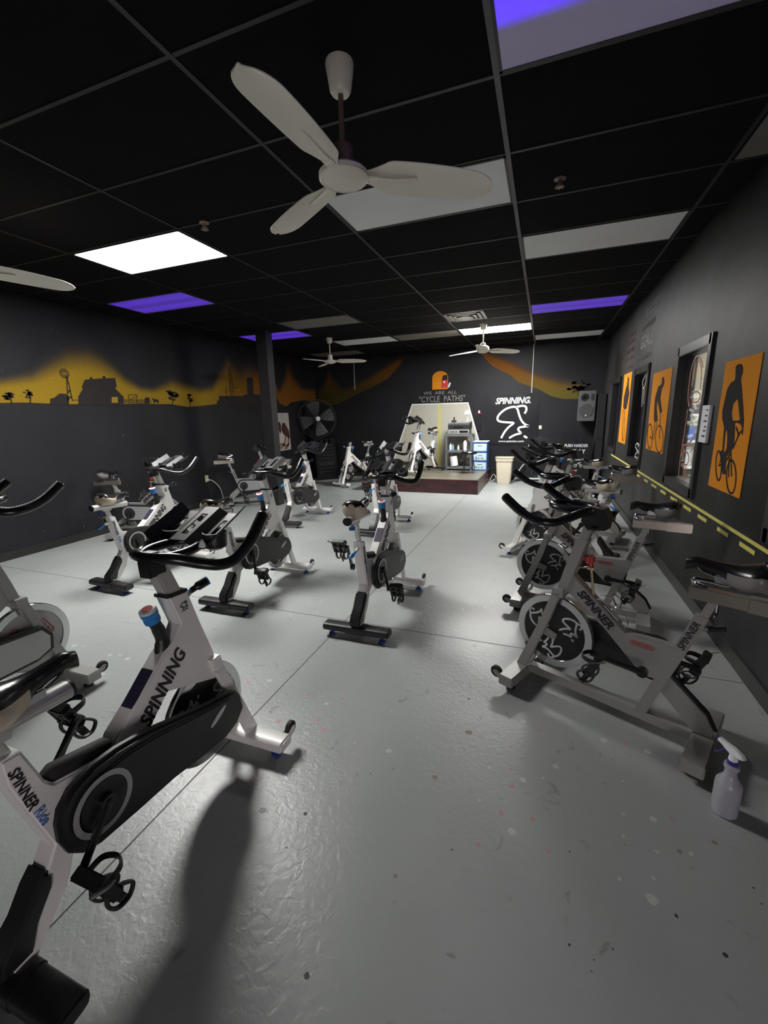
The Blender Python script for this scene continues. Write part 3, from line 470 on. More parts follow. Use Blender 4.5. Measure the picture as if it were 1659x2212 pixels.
sil('factory', lambda b: poly2(b, pl, D['plant'], H0, H1)); sil('silo', lambda b: poly2(b, pl, D['silo'], H0, H1))
m1 = thing('hillside_mural', 'dark hillside under a fading orange sky, painted left of the stage', 'mural', (-4.2, BK, 2.3))
attach(mural_strip('painted_sky', D['bg1'], D['bt1'], lambda x, z: Vector((x, BK - .003, z)), LX + .005, D['bg1'][-1][0], lambda x, z: mixc(OLI, (.15, .055, .012), (z - 2.1) / .55), None), m1)
m2 = thing('sunset_mural', 'dark mountain slope under an orange and olive sky, painted above the banner', 'mural', (-.2, BK, 2.3))
attach(mural_strip('painted_sky', D['bg2'], D['bt2'], lambda x, z: Vector((x, BK - .003, z)), D['bg2'][0][0], D['bg2'][-1][0], lambda x, z: mixc((.11, .085, .018), (.17, .065, .012), (z - 1.9) / .6), None), m2)
bpl = Plane((0, BK - .003, 0), (1, 0, 0), (0, 0, 1))   # back wall, normal towards the room (-y)
def tree2(b):
    cx, cz = D['tree_bw'][0]; rn = random.Random(2); rib2(b, bpl, [(cx + .02, cz - .12), (cx, cz)], .03, .001, .004)
    for k in range(60):
        a = rn.uniform(0, 2 * PI); d = rn.uniform(0, .2); px, pz = cx + 1.1 * d * math.cos(a), cz + d * math.sin(a) * .8; q = rn.uniform(.02, .04)
        poly2(b, bpl, [(px + q * 1.3 * math.cos(t * PI / 4), pz + q * .7 * math.sin(t * PI / 4)) for t in range(8)], .001, .004)
attach((lambda o: o)(sil('tree', tree2, m2)), m2)

# road panel painted on the wall behind the stage, arch painting, chalk writing
rd = thing('road_mural', 'pale grey road tapering to the horizon with a double yellow line, painted behind the stage', 'mural', (-2.08, BK, .9))
bm = NB(); poly2(bm, bpl, [(-3.42, .0), (-.86, .0), (-1.41, 1.78), (-2.75, 1.785)], .001, .004); attach(finish('road_surface', bm, mat('road_paint', (.47, .46, .39), .6, noise=.05)), rd)
bm = NB(); rib2(bm, bpl, [(-3.42, 0), (-2.75, 1.785), (-1.41, 1.78), (-.86, 0)], .032, .004, .006); attach(finish('white_edge_line', bm, M_print), rd)
bm = NB(); poly2(bm, bpl, [(-2.145, 0), (-2.105, 0), (-2.082, 1.78), (-2.106, 1.78)], .004, .006); poly2(bm, bpl, [(-2.07, 0), (-2.03, 0), (-2.045, 1.78), (-2.07, 1.78)], .004, .006); attach(finish('double_yellow_line', bm, M_yellow), rd)
ar = thing('arch_painting', 'small orange painted arch with a red and black figure above the stage', 'painting', (-2.07, BK, 2.3))
bm = NB(); poly2(bm, bpl, [(-2.256, 2.11), (-1.883, 2.11), (-1.883, 2.38)] + [(-2.0695 + .1865 * math.cos(t), 2.38 + .14 * math.sin(t)) for t in [PI * i / 12 for i in range(1, 12)]] + [(-2.256, 2.38)], .001, .004); attach(finish('orange_arch', bm, M_orange), ar)
bm = NB(); poly2(bm, bpl, [(-2.04, 2.14), (-1.89, 2.14), (-1.89, 2.32), (-1.93, 2.34), (-2.03, 2.33)], .004, .006, 0); poly2(bm, bpl, [(-2.03, 2.31), (-1.89, 2.32), (-1.90, 2.43), (-2.0, 2.42)], .005, .007, 1); poly2(bm, bpl, [(-1.99, 2.25), (-1.95, 2.25), (-1.95, 2.29), (-1.99, 2.29)], .006, .008, 2); rib2(bm, bpl, [(-1.87, 2.15), (-1.83, 2.25)], .04, .001, .003, 2)
attach(finish('figure', bm, [M_redprint, M_sil, M_print]), ar)
bm = NB(); text_into(bm, bpl, 'WE  ARE  ALL', .105, -2.07, 2.03, fit=.80)
tag(finish('chalk_lettering', bm, M_chalkgrey), 'grey chalk line WE ARE ALL on the wall under the orange arch', 'chalk writing')
bm = NB(); text_into(bm, bpl, '"CYCLE  PATHS"', .19, -2.03, 1.885, fit=1.10, bold=.004)
tag(finish('chalk_lettering', bm, M_chalkgrey), 'large grey chalk words CYCLE PATHS just above the painted road', 'chalk writing')

# ---------------------------------------------------------------- right wall: orange panels, tape road, chalk
rpl = Plane((RX, 0, 0), (0, 1, 0), (0, 0, 1))  # normal +x, so use negative heights
PLAB = ['narrow orange panel with a cyclist silhouette, farthest along the right wall', 'orange panel with a silhouette of a rider on a bicycle, between two windows', 'large orange panel with an upright rider silhouette, nearest on the right wall']
for k, q in enumerate(D['posters']):
    y0 = (q[0][0] + q[3][0]) / 2; y1 = (q[1][0] + q[2][0]) / 2; z0 = (q[2][1] + q[3][1]) / 2; z1 = (q[0][1] + q[1][1]) / 2
    t = thing('cyclist_panel', PLAB[k], 'wall art', (RX, (y0 + y1) / 2, z0), 0, 'orange cyclist panels on the right wall')
    bm = NB(); poly2(bm, rpl, [(y0, z0), (y1, z0), (y1, z1), (y0, z1)], -.001, -.004); attach(finish('orange_ground', bm, M_orange), t)
    n = 3 - k
    bd, ln = [('p1body', 'p1lines'), ('p2body', 'p2lines'), ('p3body', 'p3lines')][k]
    bm = NB(); poly2(bm, rpl, D[bd], -.004, -.006)
    attach(finish('rider_silhouette', bm, M_sil), t)
    if k == 2:
        bm = NB(); poly2(bm, rpl, D['p3gap'], -.006, -.0075); poly2(bm, rpl, D['p3gap2'], -.006, -.0075); attach(finish('orange_gap', bm, M_orange), t)
    bm = NB()
    for s in D[ln]: rib2(bm, rpl, s, .014, -.004, -.0062)
    attach(finish('bicycle_silhouette', bm, M_sil), t)
tp = thing('tape_road_line', 'yellow dashed tape road line along the right black wall under the windows', 'wall tape', (RX, 2, .76))
bm = NB(); rib2(bm, rpl, [(-1.6, .765), (4.5, .765), (6.2, .765)], .022, -.001, -.003); attach(finish('solid_line', bm, M_yellow), tp)
for a, b in D['dashes']:
    bm = NB(); rib2(bm, rpl, [(a[0], .715), (b[0], .715)], .026, -.001, -.003); attach(finish('dash', bm, M_yellow), tp)
for y in (.2, -.25, -.7): 
    bm = NB(); rib2(bm, rpl, [(y, .715), (y + .2, .715)], .026, -.001, -.003); attach(finish('dash', bm, M_yellow), tp)
lpl = Plane((RX, 0, 0), (0, -1, 0), (0, 0, 1))  # reads left to right from inside, normal -x
vs_ = thing('chalk_verse', 'tall pale chalk verse on the right wall above the second window, with the word GOALS', 'chalk writing', (RX, 4.15, 2.1))
bm = NB(); text_into(bm, lpl, 'SUCCESS', .17, -4.0, 2.72, fit=.75, bold=.006); attach(finish('chalk_word', bm, M_chalkgrey), vs_)
bm = NB(); text_into(bm, lpl, 'GOALS', .22, -4.15, 2.36, fit=.7, bold=.006); attach(finish('chalk_word', bm, M_chalkgrey), vs_)
rn = random.Random(12)
def scrawl(x0, x1, z, h, m, root):
    # one joined running line of chalk handwriting
    b = NB(); n = int((x1 - x0) / .022); rib2(b, lpl, [(x0 + (x1 - x0) * i / n, z + (h if i % 2 else -h) * rn.uniform(.3, 1)) for i in range(n + 1)], .010, .001, .003)
    attach(finish('chalk_line', b, m), root)
scrawl(-4.5, -3.75, 2.54, .05, M_chalkgrey, vs_); scrawl(-4.6, -3.8, 2.17, .045, M_chalkgrey, vs_)
vr_ = thing('chalk_verse', 'faint reddish chalk lines above the narrow orange panel', 'chalk writing', (RX, 5.25, 2.1))
for z in (2.6, 2.5, 2.38, 2.27, 2.14): scrawl(-5.55, -4.95, z, .035, M_chalkred, vr_)
nt = D['note']
n_ = thing('paper_notice', 'white printed sheet fixed to the right wall between window and nearest orange panel', 'notice', (RX, 1.6, 1.27))
bm = NB(); box(bm, RX - .02, RX - .0005, 1.53, 1.69, 1.262, 1.535, bev=.002); attach(finish('sheet', bm, M_paper), n_)
bm = NB()
for i, z in enumerate((1.50, 1.46, 1.42, 1.38, 1.35, 1.31)): rib2(bm, lpl, [(-1.57 - .03 * (i % 3 + 1) / 2, z), (-1.555, z)], .012, .021, .022)
attach(finish('print', bm, M_ink), n_)

# ---------------------------------------------------------------- ceiling lights, vent, sprinklers, fans
M_diff = mat('unlit_diffuser', (.72, .73, .74), .5, noise=.08, nscale=3)
M_diffdim = mat('dull_diffuser', (.15, .14, .125), .6, noise=.2, nscale=3)  # darker, slightly brownish base colour for the dull panels
M_litd = mat('lit_diffuser_near', (.9, .9, .9), .4, noise=.01, emit=(1., .985, .95), es=LIT_NEAR); M_litf = mat('lit_diffuser_far', (.9, .9, .9), .4, noise=.01, emit=(1., .985, .95), es=LIT_FAR)
def purple_mat():
    m = bpy.data.materials.new('blacklight_diffuser'); m.use_nodes = True; nt = m.node_tree; b = nt.nodes['Principled BSDF']
    b.inputs['Base Color'].default_value = (.08, .08, .1, 1); b.inputs['Roughness'].default_value = .5
    tc = nt.nodes.new('ShaderNodeTexCoord'); sp = nt.nodes.new('ShaderNodeSeparateXYZ'); nt.links.new(tc.outputs['Object'], sp.inputs[0])
    # two tubes behind the lens: brighter bands along the long side
    w_ = nt.nodes.new('ShaderNodeMath'); w_.operation = 'COSINE'; s_ = nt.nodes.new('ShaderNodeMath'); s_.operation = 'MULTIPLY'; s_.inputs[1].default_value = 22
    nt.links.new(sp.outputs['Y'], s_.inputs[0]); nt.links.new(s_.outputs[0], w_.inputs[0])
    r_ = nt.nodes.new('ShaderNodeMapRange'); r_.inputs['From Min'].default_value = -1; r_.inputs['To Min'].default_value = .75; r_.inputs['To Max'].default_value = .45
    nt.links.new(w_.outputs[0], r_.inputs['Value']); nt.links.new(r_.outputs['Result'], b.inputs['Emission Strength'])
    b.inputs['Emission Color'].default_value = (*[c * 1.0 for c in PURPLE], 1); return m
M_purple = purple_mat()
def half_dead_mat():
    # only the near left end of the tubes still glows
    m = bpy.data.materials.new('failing_blacklight_diffuser'); m.use_nodes = True; nt = m.node_tree; b = nt.nodes['Principled BSDF']; L = nt.links.new
    b.inputs['Base Color'].default_value = (.4, .38, .45, 1)
    tc = nt.nodes.new('ShaderNodeTexCoord'); sp = nt.nodes.new('ShaderNodeSeparateXYZ'); L(tc.outputs['Object'], sp.inputs[0])
    a = nt.nodes.new('ShaderNodeMapRange'); a.inputs['From Min'].default_value = .02; a.inputs['From Max'].default_value = .09; a.inputs['To Min'].default_value = 1; a.inputs['To Max'].default_value = 0; a.interpolation_type = 'SMOOTHSTEP'; L(sp.outputs['Y'], a.inputs['Value'])
    c = nt.nodes.new('ShaderNodeMapRange'); c.inputs['From Min'].default_value = -.40; c.inputs['From Max'].default_value = -.12; c.inputs['To Min'].default_value = 1; c.inputs['To Max'].default_value = 0; c.interpolation_type = 'SMOOTHSTEP'; L(sp.outputs['X'], c.inputs['Value'])
    mu = nt.nodes.new('ShaderNodeMath'); mu.operation = 'MULTIPLY'; L(a.outputs['Result'], mu.inputs[0]); L(c.outputs['Result'], mu.inputs[1])
    mx = nt.nodes.new('ShaderNodeMix'); mx.data_type = 'RGBA'; mx.inputs['A'].default_value = (.028, .022, .055, 1); mx.inputs['B'].default_value = (.07, .0, 1.0, 1)
    L(mu.outputs[0], mx.inputs['Factor']); L(mx.outputs['Result'], b.inputs['Emission Color']); b.inputs['Emission Strength'].default_value = 1; return m
M_halfp = half_dead_mat()
LN = {(-3, 1): ('lit', 'brightly lit white ceiling panel at the left, nearer the camera'), (-1, 9): ('lit', 'brightly lit white ceiling panel above the far white fan'),
      (-4, 3): ('pur', 'purple glowing ceiling panel just beyond the bright left one'), (-4, 7): ('pur', 'purple glowing ceiling panel partly behind the black post'), (0, 7): ('pur', 'purple glowing ceiling panel at the right beside the long black runner'), (0, -1): ('pur', 'purple glowing ceiling panel cut by the top of the photo'),
      (-1, 1): ('off', 'unlit pale ceiling panel behind the blade of the nearest fan'), (0, 3): ('off', 'unlit pale ceiling panel right of the main runner, large and near'), (0, 11): ('off', 'unlit grey ceiling panel nearest the back wall at the right'),
      (-3, 9): ('off', 'unlit pale ceiling panel beside the far left fan'), (-3, 6): ('dim', 'dull brownish unlit ceiling panel between the purple panel and the far left fan'), (-4, 11): ('dim', 'dark grey unlit ceiling panel behind the far left fan'), (-2, 9): ('dim', 'dull brownish ceiling panel left of the bright far panel')}
for (ix, iy), (kd, lab) in LN.items():
    x0, y0 = ix * 1.22, iy * .61
    t = thing('ceiling_light', lab, 'ceiling light', (x0 + .61, y0 + .305, CEIL), 0, 'ceiling light panels')
    bm = NB(); e = .026
    for b in ((.012, 1.208, .012, e), (.012, 1.208, .61 - e, .598), (.012, e, .012, .598), (1.22 - e, 1.208, .012, .598)): box(bm, b[0] - .61, b[1] - .61, b[2] - .305, b[3] - .305, -.009, -.0005)
    finish('frame', bm, M_tbar, t)
    bm = NB(); box(bm, -.61 + e, .61 - e, -.305 + e, .305 - e, -.006, -.0008); finish('diffuser', bm, {'lit': M_litd if ix == -3 else M_litf, 'pur': M_purple if iy > 0 else M_halfp, 'off': M_diff, 'dim': M_diffdim}[kd], t)
t = thing('ceiling_light', 'narrow cut grey ceiling panel against the right wall near the top corner', 'ceiling light', (1.33, .915, CEIL), 0, 'ceiling light panels')
bm = NB(); box(bm, -.08, .085, -.28, .28, -.006, -.0008); finish('diffuser', bm, M_diffdim, t)
t = thing('ceiling_vent', 'square metal air vent in the ceiling next to the far bright panel', 'vent', (-.915, 4.575, CEIL))
bm = NB()
for s in (.29, .23, .17, .11):
    for b in ((-s, s, -s, -s + .045), (-s, s, s - .045, s), (-s, -s + .045, -s, s), (s - .045, s, -s, s)): box(bm, *b, -.008 - (.29 - s) * .12, -.0006)
finish('louvre', bm, mat('vent_metal', (.45, .45, .44), .3, .6, noise=.1), t)
bm = NB(); box(bm, -.06, .06, -.06, .06, -.03, -.001); finish('centre_plate', bm, M_alu, t)
for i, (x, y) in enumerate(((-2.18, .607), (.286, 1.01))):
    t = thing('sprinkler', ['sprinkler head on the ceiling by the corner of the bright left panel', 'dark sprinkler head right of the main runner'][i], 'sprinkler', (x, y, CEIL), 0, 'ceiling sprinklers')
    bm = NB(); lathe(bm, [(.034, 0), (.036, -.006), (.012, -.012), (.012, -.035), (.02, -.037), (.02, -.042), (.004, -.042)]); finish('sprinkler_body', bm, M_fanbrown if i else mat('dusty_brass', (.35, .28, .22), .5, .3, noise=.2), t)
    bm = NB()
    for k in range(8): a = k * PI / 4; box(bm, .006, .03, -.003, .003, -.052, -.049, M=Matrix.Rotation(a, 4, 'Z'))
    lathe(bm, [(.012, -.053), (.012, -.048)]); finish('deflector', bm, MATS['dusty_brass'] if 'dusty_brass' in MATS else M_fanbrown, t)

def fan(x, y, ang, lab, near=False, bulky=False):
    t = thing('ceiling_fan', lab, 'ceiling fan', (x, y, CEIL), 0, 'three-bladed ceiling fans')
    rodm = M_fanbrown if near else M_fan
    bm = NB(); lathe(bm, [(.058, 0), (.06, -.01), (.045, -.10), (.036, -.112), (.0, -.114)] if near else [(.058, 0), (.06, -.01), (.045, -.085), (.036, -.095), (.0, -.096)]); finish('canopy', bm, M_fan, t)
    bm = NB(); cyl(bm, (0, 0, -.09), (0, 0, -.31), .0115); finish('downrod', bm, rodm, t)
    bm = NB(); lathe(bm, [(.012, -.292), (.040, -.300), (.043, -.31), (.043, -.378), (.02, -.38)]); finish('coupling', bm, rodm, t)
    bm = NB()
    if bulky: lathe(bm, [(.02, -.33), (.075, -.345), (.10, -.365), (.105, -.41), (.09, -.43), (.06, -.45), (.0, -.452)])
    else: lathe(bm, [(.04, -.378), (.095, -.392), (.108, -.405), (.108, -.425), (.100, -.432), (.094, -.428), (.07, -.447), (.035, -.455), (.03, -.453), (.0, -.455)])
    finish('motor_housing', bm, M_fan, t)
    zb = -.412
    for k in range(3):
        a = math.radians(ang + 120 * k); bm = NB(); n = 30; top = []
        for i in range(n + 1):
            u = i / n; rr = .095 + u * .585
            wd = .028 + .05 * min(1, u / .18) ** 1.3 + .012 * math.sin(PI * min(1, u)) ; 
            if u > .8: wd *= math.sqrt(max(.02, 1 - ((u - .8) / .2) ** 2))
            pitch = -math.radians(17 - 7 * u); row = []
            for j in range(7):
                s = (j / 6 * 2 - 1); row.append(Vector((rr, s * wd + .018 * u, s * wd * math.tan(pitch) - .05 * u ** 2 * .35 + .012 * (1 - s * s) * .6)))
            top.append(row)
        A = [[bm.verts.new(p + Vector((0, 0, .002))) for p in r] for r in top]; B = [[bm.verts.new(p - Vector((0, 0, .002))) for p in r] for r in top]
        for i in range(n):
            for j in range(6):
                bm.faces.new((A[i][j], A[i + 1][j], A[i + 1][j + 1], A[i][j + 1])); bm.faces.new((B[i][j], B[i][j + 1], B[i + 1][j + 1], B[i + 1][j]))
        for i in range(n):
            bm.faces.new((A[i][0], B[i][0], B[i + 1][0], A[i + 1][0])); bm.faces.new((A[i][6], A[i + 1][6], B[i + 1][6], B[i][6]))
        bm.faces.new([A[0][j] for j in range(7)] + [B[0][j] for j in range(6, -1, -1)]); bm.faces.new([A[n][j] for j in range(6, -1, -1)] + [B[n][j] for j in range(7)])
        for v in bm.verts: v.co = Matrix.Rotation(a, 4, 'Z') @ (v.co + Vector((0, 0, zb)))
        bl = finish('blade', bm, M_fan, t)
        bm = NB(); box(bm, .07, .15, -.022, .022, -.006, .0, bev=.002); cyl(bm, (.11, .012, -.001), (.11, .012, -.009), .004); cyl(bm, (.11, -.012, -.001), (.11, -.012, -.009), .004)
        tube(bm, smooth_path([(.12, .0, .002), (.22, .004, -.004), (.33, .0, .003)], 4), [.012] * 8 + [.003], 8, flat=.4)
        for v in bm.verts: v.co = Matrix.Rotation(a, 4, 'Z') @ (v.co + Vector((0, 0, zb - .004)))
        finish('blade_bracket', bm, M_fan, bl)
fan(-.606, -.32, 27, 'large near ceiling fan with aged white blades and a brown rod', near=True)
fan(-3.53, 5.196, 12, 'far white ceiling fan in front of the left half of the back wall')
fan(-.739, 5.24, 33, 'far white ceiling fan with a bulky motor under the bright far panel', bulky=True)
fan(-3.40, -.39, 68, 'ceiling fan at the left edge of the photo, only one blade tip showing')
# ================================================================ spin bikes
MC = {}
def part(key, parent, build=None, m=None, name=None, smooth=40):
    """a part whose mesh is shared by every bike of the same make"""
    nm = name or key.split('/')[-1]
    if key in MC: return link(nm, MC[key], parent)
    bm = NB(); build(bm); o = finish(nm, bm, m, parent, smooth); MC[key] = o.data; return o
def side(sgn, x): return Plane((sgn * x, 0, 0), (0, sgn, 0), (0, 0, 1))   # drawing plane on a flank; u points forward on the right flank
def saddle_bm(bm):
    # y: 0 nose .. -.27 tail ; z 0 = rail height
    n = 16; seg = 18; rows = []
    for i in range(n + 1):
        u = i / n; y = -.275 * u
        wd = .019 + .008 * u + .052 * max(0, min(1, (u - .38) / .42)) ** 1.4 * (1 if u < .8 else 1)
        if u < .08: wd *= .55 + u * 5.6
        if u > .86: wd *= math.sqrt(max(.05, 1 - ((u - .86) / .15) ** 2))
        top = .058 - .012 * math.sin(PI * min(1, u * 1.1)) + .016 * max(0, (u - .55) / .45); 
        if u < .12: top -= (.12 - u) * .13
        if u > .9: top -= (u - .9) * .22
        th = .020 + .022 * max(0, min(1, (u - .3) / .4))
        row = []
        for k in range(seg):
            a = 2 * PI * k / seg; c, s = math.cos(a), math.sin(a)
            x = wd * (abs(c) ** .75) * (1 if c > 0 else -1); z = top - th + th * s * (1 if s > 0 else 1.15) * (1 - .25 * (abs(c) ** 3 if s > 0 else 0))
            row.append(bm.verts.new((x, y, z)))
        rows.append(row)
    for i in range(n):
        for k in range(seg):
            f = bm.faces.new((rows[i][k], rows[i][(k + 1) % seg], rows[i + 1][(k + 1) % seg], rows[i + 1][k]))
            f.material_index = 1 if i >= 8 and math.sin(2 * PI * (k + .5) / seg) < (.30 if i < 15 else .75) else 0
    bm.faces.new(list(reversed(rows[0]))); f = bm.faces.new(rows[-1]); f.material_index = 1
def saddle_parts(t, y, z, tone, tilt=0):
    s = part('saddle/' + tone, t, saddle_bm, [M_gloss, M_cream if tone == 'cream' else mat('grey_vinyl', (.2, .19, .185), .35, noise=.1)], 'saddle', 50)
    s.location = (0, y, z); s.rotation_euler = (tilt, 0, 0); s.scale = (1.12, 1.05, 1.25)
    def rails(bm):
        for sx in (-1, 1): tube(bm, smooth_path([(sx * .012, -.03, .028), (sx * .02, -.08, .004), (sx * .022, -.17, .002), (sx * .035, -.25, .03)], 5), .0035, 8)
        box(bm, -.028, .028, -.15, -.10, -.016, .008, bev=.004)
    part('saddle_rails', s, rails, M_chrome)
def bar_path(sx, lift=0):
    return [(0, .125, .008), (sx * .05, .13, .012), (sx * .10, .155, .006), (sx * .15, .20, -.018), (sx * .195, .24, -.033), (sx * .223, .285, -.030), (sx * .228, .34, -.018 + lift * .3), (sx * .226, .40, .008 + lift * .6), (sx * .222, .455, .044 + lift * .9), (sx * .220, .485, .066 + lift)]
def handlebar(t, z, tray, kind, dy=0):
    def hb(bm):
        for sx in (-1, 1): 
            p = smooth_path(bar_path(sx, 0 if kind == 'silver' else .03), 6); tube(bm, p, [.0205] * (len(p) - 14) + [.0225] * 14, 14)
            e = p[-1]; d = (p[-1] - p[-2]).normalized(); tube(bm, [e, e + d * .008, e + d * .013], [.0225, .019, .008], 14)
        tube(bm, smooth_path([(-.05, .13, .010), (-.082, .20, .012), (-.065, .29, .014), (0, .335, .016), (.065, .29, .014), (.082, .20, .012), (.05, .13, .010)], 6), .018, 10)
    h = part('bar/' + kind, t, hb, M_gloss, 'handlebar'); h.location = (0, dy, z)
    def blk(bm):
        prism(bm, [(.100, -.055), (.172, -.055), (.168, .0), (.150, .030), (.118, .032), (.098, .0)], -.029, .029, .006)
    if kind == 'silver':
        def blk(bm):
            prism(bm, [(.06, -.075), (.14, -.085), (.175, -.045), (.165, .022), (.075, .026), (.05, -.02)], -.042, .042, .006)
            box(bm, -.085, .085, .09, .11, -.07, -.060, bev=.002)
    part('stem/' + kind, h, blk, M_black, 'stem_block')
    if tray:
        def tr(bm):
            # folded bottle and tablet tray: three bays with slots between raised ribs
            xs = [-.165, -.125, -.075, -.035, .035, .075, .125, .165]; zs = [.05, .012, .012, .034, .034, .012, .012, .05]
            for (xa, za), (xb, zb) in zip(zip(xs, zs), list(zip(xs, zs))[1:]):
                cuts = [(.255, .29), (.29, .41), (.41, .455)]
                for ci, (ya, yb) in enumerate(cuts):
                    wd = xb - xa
                    parts_ = [(0, 1)] if ci != 1 or abs(wd) < .045 else [(0, .28), (.72, 1)]
                    for u0, u1 in parts_:
                        X0, X1 = xa + wd * u0, xa + wd * u1; Z0, Z1 = za + (zb - za) * u0, za + (zb - za) * u1
                        k = .42; a = [(X0, ya, Z0 + (ya - .24) * k), (X1, ya, Z1 + (ya - .24) * k), (X1, yb, Z1 + (yb - .24) * k), (X0, yb, Z0 + (yb - .24) * k)]
                        vt = [bm.verts.new(p) for p in a]; vb = [bm.verts.new((p[0], p[1], p[2] - .005)) for p in a]
                        bm.faces.new(vt); bm.faces.new(list(reversed(vb)))
                        for i in range(4): bm.faces.new((vt[i], vb[i], vb[(i + 1) % 4], vt[(i + 1) % 4]))
            for sx in (-1, 1):
                lathe(bm, [(.028, -.045), (.042, -.035), (.045, .02), (.040, .022), (.037, -.03), (.0, -.032)], c=(sx * .10, .34, .035), seg=20)
        part('tray', h, tr, M_tray, 'bottle_tray', 30)
    return h
def crank_set(t, y, z, x, ang, strap):
    for sx in (-1, 1):
        def arm(bm):
            cyl(bm, (0, 0, 0), (.022, 0, 0), .024); 
            tube(bm, [(.016, 0, 0), (.022, 0, -.085), (.026, 0, -.17)], [.017, .013, .014], 10, flat=.7); cyl(bm, (.018, 0, -.17), (.045, 0, -.17), .013)
            lathe(bm, [(.010, 0), (.010, .004), (.004, .005)], c=(.022, 0, 0), M=Matrix.Rotation(PI / 2, 4, 'Y'), seg=14)
        a = part('crank', t, arm, M_gloss, 'crank_arm'); a.location = (sx * x, y, z); th = ang if sx > 0 else ang + PI
        a.rotation_euler = (-th if sx > 0 else -th, 0, 0) ; a.rotation_euler = (-th, 0, 0)
        if sx < 0: a.scale = (-1, 1, 1)
        def ped(bm):
            for y_ in (-.052, .034): box(bm, .042, .142, y_, y_ + .018, -.018, .018, bev=.004)
            for x_ in (.042, .084, .126): box(bm, x_, x_ + .016, -.05, .05, -.015, .015, bev=.003)
            cyl(bm, (.04, 0, 0), (.138, 0, 0), .014)
            for x_ in (.058, .118):
                tube(bm, smooth_path([(x_, .035, .006), (x_, .07, .028), (x_, .10, .035), (x_, .118, .008), (x_, .10, -.022), (x_, .06, -.028), (x_, .032, -.012)], 5), .0085, 8, flat=.6)
            tube(bm, smooth_path([(.05, -.01, .012), (.055, .0, .05), (.09, .01, .066), (.125, .0, .05), (.13, -.01, .012)], 5), .012, 8, flat=.35)
            tube(bm, [(.09, .116, .012), (.09, .116, -.012)], .03, 8, flat=.2); tube(bm, smooth_path([(.134, .0, .02), (.15, -.03, .0), (.155, -.07, -.03)], 4), .006, 6, flat=.3)
            for x_ in (.07, .11): cyl(bm, (x_, 0, .010), (x_, 0, .016), .010, seg=12)
        p = part('pedal', a, ped, M_black, 'pedal'); p.location = (0, 0, -.17); p.rotation_euler = (th - 1.15, 0, 0)
def flywheel(t, y, z, r, disc, logo):
    def fw(bm):
        for sx in (-1, 1): pass
        prof = [(r * .80, -.010), (r * .82, -.015), (r * .985, -.015), (r, -.011), (r, .011), (r * .985, .015), (r * .82, .015), (r * .80, .010)]
        rings = lathe(bm, prof, M=Matrix.Rotation(PI / 2, 4, 'Y'), seg=56)
        bmesh.ops.delete(bm, geom=[f for f in bm.faces if len(f.verts) > 8], context='FACES')
        for k in range(56): bm.faces.new((rings[0][k], rings[-1][k], rings[-1][(k + 1) % 56], rings[0][(k + 1) % 56]))
    o = part('fw%.3f' % r, t, fw, M_chrome, 'flywheel'); o.location = (0, y, z)
    def dc(bm): lathe(bm, [(.03, -.013), (.04, -.010), (r * .82, -.010), (r * .82, .010), (.04, .010), (.03, .013)], M=Matrix.Rotation(PI / 2, 4, 'Y'), seg=48)
    d = part('disc/' + disc + '%.3f' % r, o, dc, M_black if disc == 'black' else mat('silver_disc', (.45, .44, .43), .4, .3, noise=.05), 'wheel_disc')
    for sg in (-1, 1):
        for k in range(3):
            def lg(bm):
                p = side(sg, .010)
                a = 2 * PI * k / 3 + .5; cx, cy = r * .48 * math.cos(a), r * .48 * math.sin(a)
                if logo == 'emblem': emblem(bm, p, cx, cy, r * .52, r * .05, a - PI / 2 + .6, .0008, .002)
                else:
                    w, h = r * .52, r * .17; pts = []
                    for (ux, uy, a0) in ((w / 2 - h / 2, 0, -PI / 2), (-w / 2 + h / 2, 0, PI / 2)):
                        for i in range(7): q = a0 + PI * i / 6; pts.append((ux + h / 2 * math.cos(q), h / 2 * math.sin(q)))
                    b = a + PI / 2
                    rib2(bm, p, [(cx + x_ * math.cos(b) - y_ * math.sin(b), cy + x_ * math.sin(b) + y_ * math.cos(b)) for x_, y_ in pts], .004, .0008, .002, closed=True)
                    text_into(bm, p, 'STAR TRAC', r * .10, cx, cy, ang=b, bold=.01, h0=.0008, h1=.002, fit=w * .8)
            part('fwlogo%d%d/' % (sg, k) + logo + disc + '%.3f' % r, o, lg, M_grey if logo == 'emblem' else M_redprint, 'wheel_emblem')
    return o
def wheels_and_pads(ft, w, y0, fwd, z, padm, cover=False):
    for sx in (-1, 1):
        if fwd:
            def wh(bm): lathe(bm, [(.008, -.010), (.028, -.012), (.033, -.008), (.033, .008), (.028, .012), (.008, .010)], M=Matrix.Rotation(PI / 2, 4, 'Y'), seg=24)
            o = part('twheel', ft, wh, M_rubber, 'transport_wheel'); o.location = (sx * (w - .025), y0 + .075, z + .022)
            def br(bm): prism(bm, [(.03, -.012), (.078, .008), (.092, .03), (.072, .038), (.03, .02)], -.003, .003, .001); cyl(bm, (-.006, .075, .022), (.006, .075, .022), .006, seg=12)
            for dx in (-.015, .015):
                o = part('bracket/' + ft.name.split('.')[0] + padm.name, ft, br, M_white if padm is M_dblue else M_silver, 'wheel_bracket'); o.location = (sx * (w - .025) + dx, y0, z)
        def pad(bm): lathe(bm, [(.022, 0), (.026, .004), (.026, .012), (.012, .018), (.010, .045)], seg=10)
        o = part('pad/' + padm.name, ft, pad, padm, 'levelling_pad'); o.location = (sx * (w - .055), y0, 0)

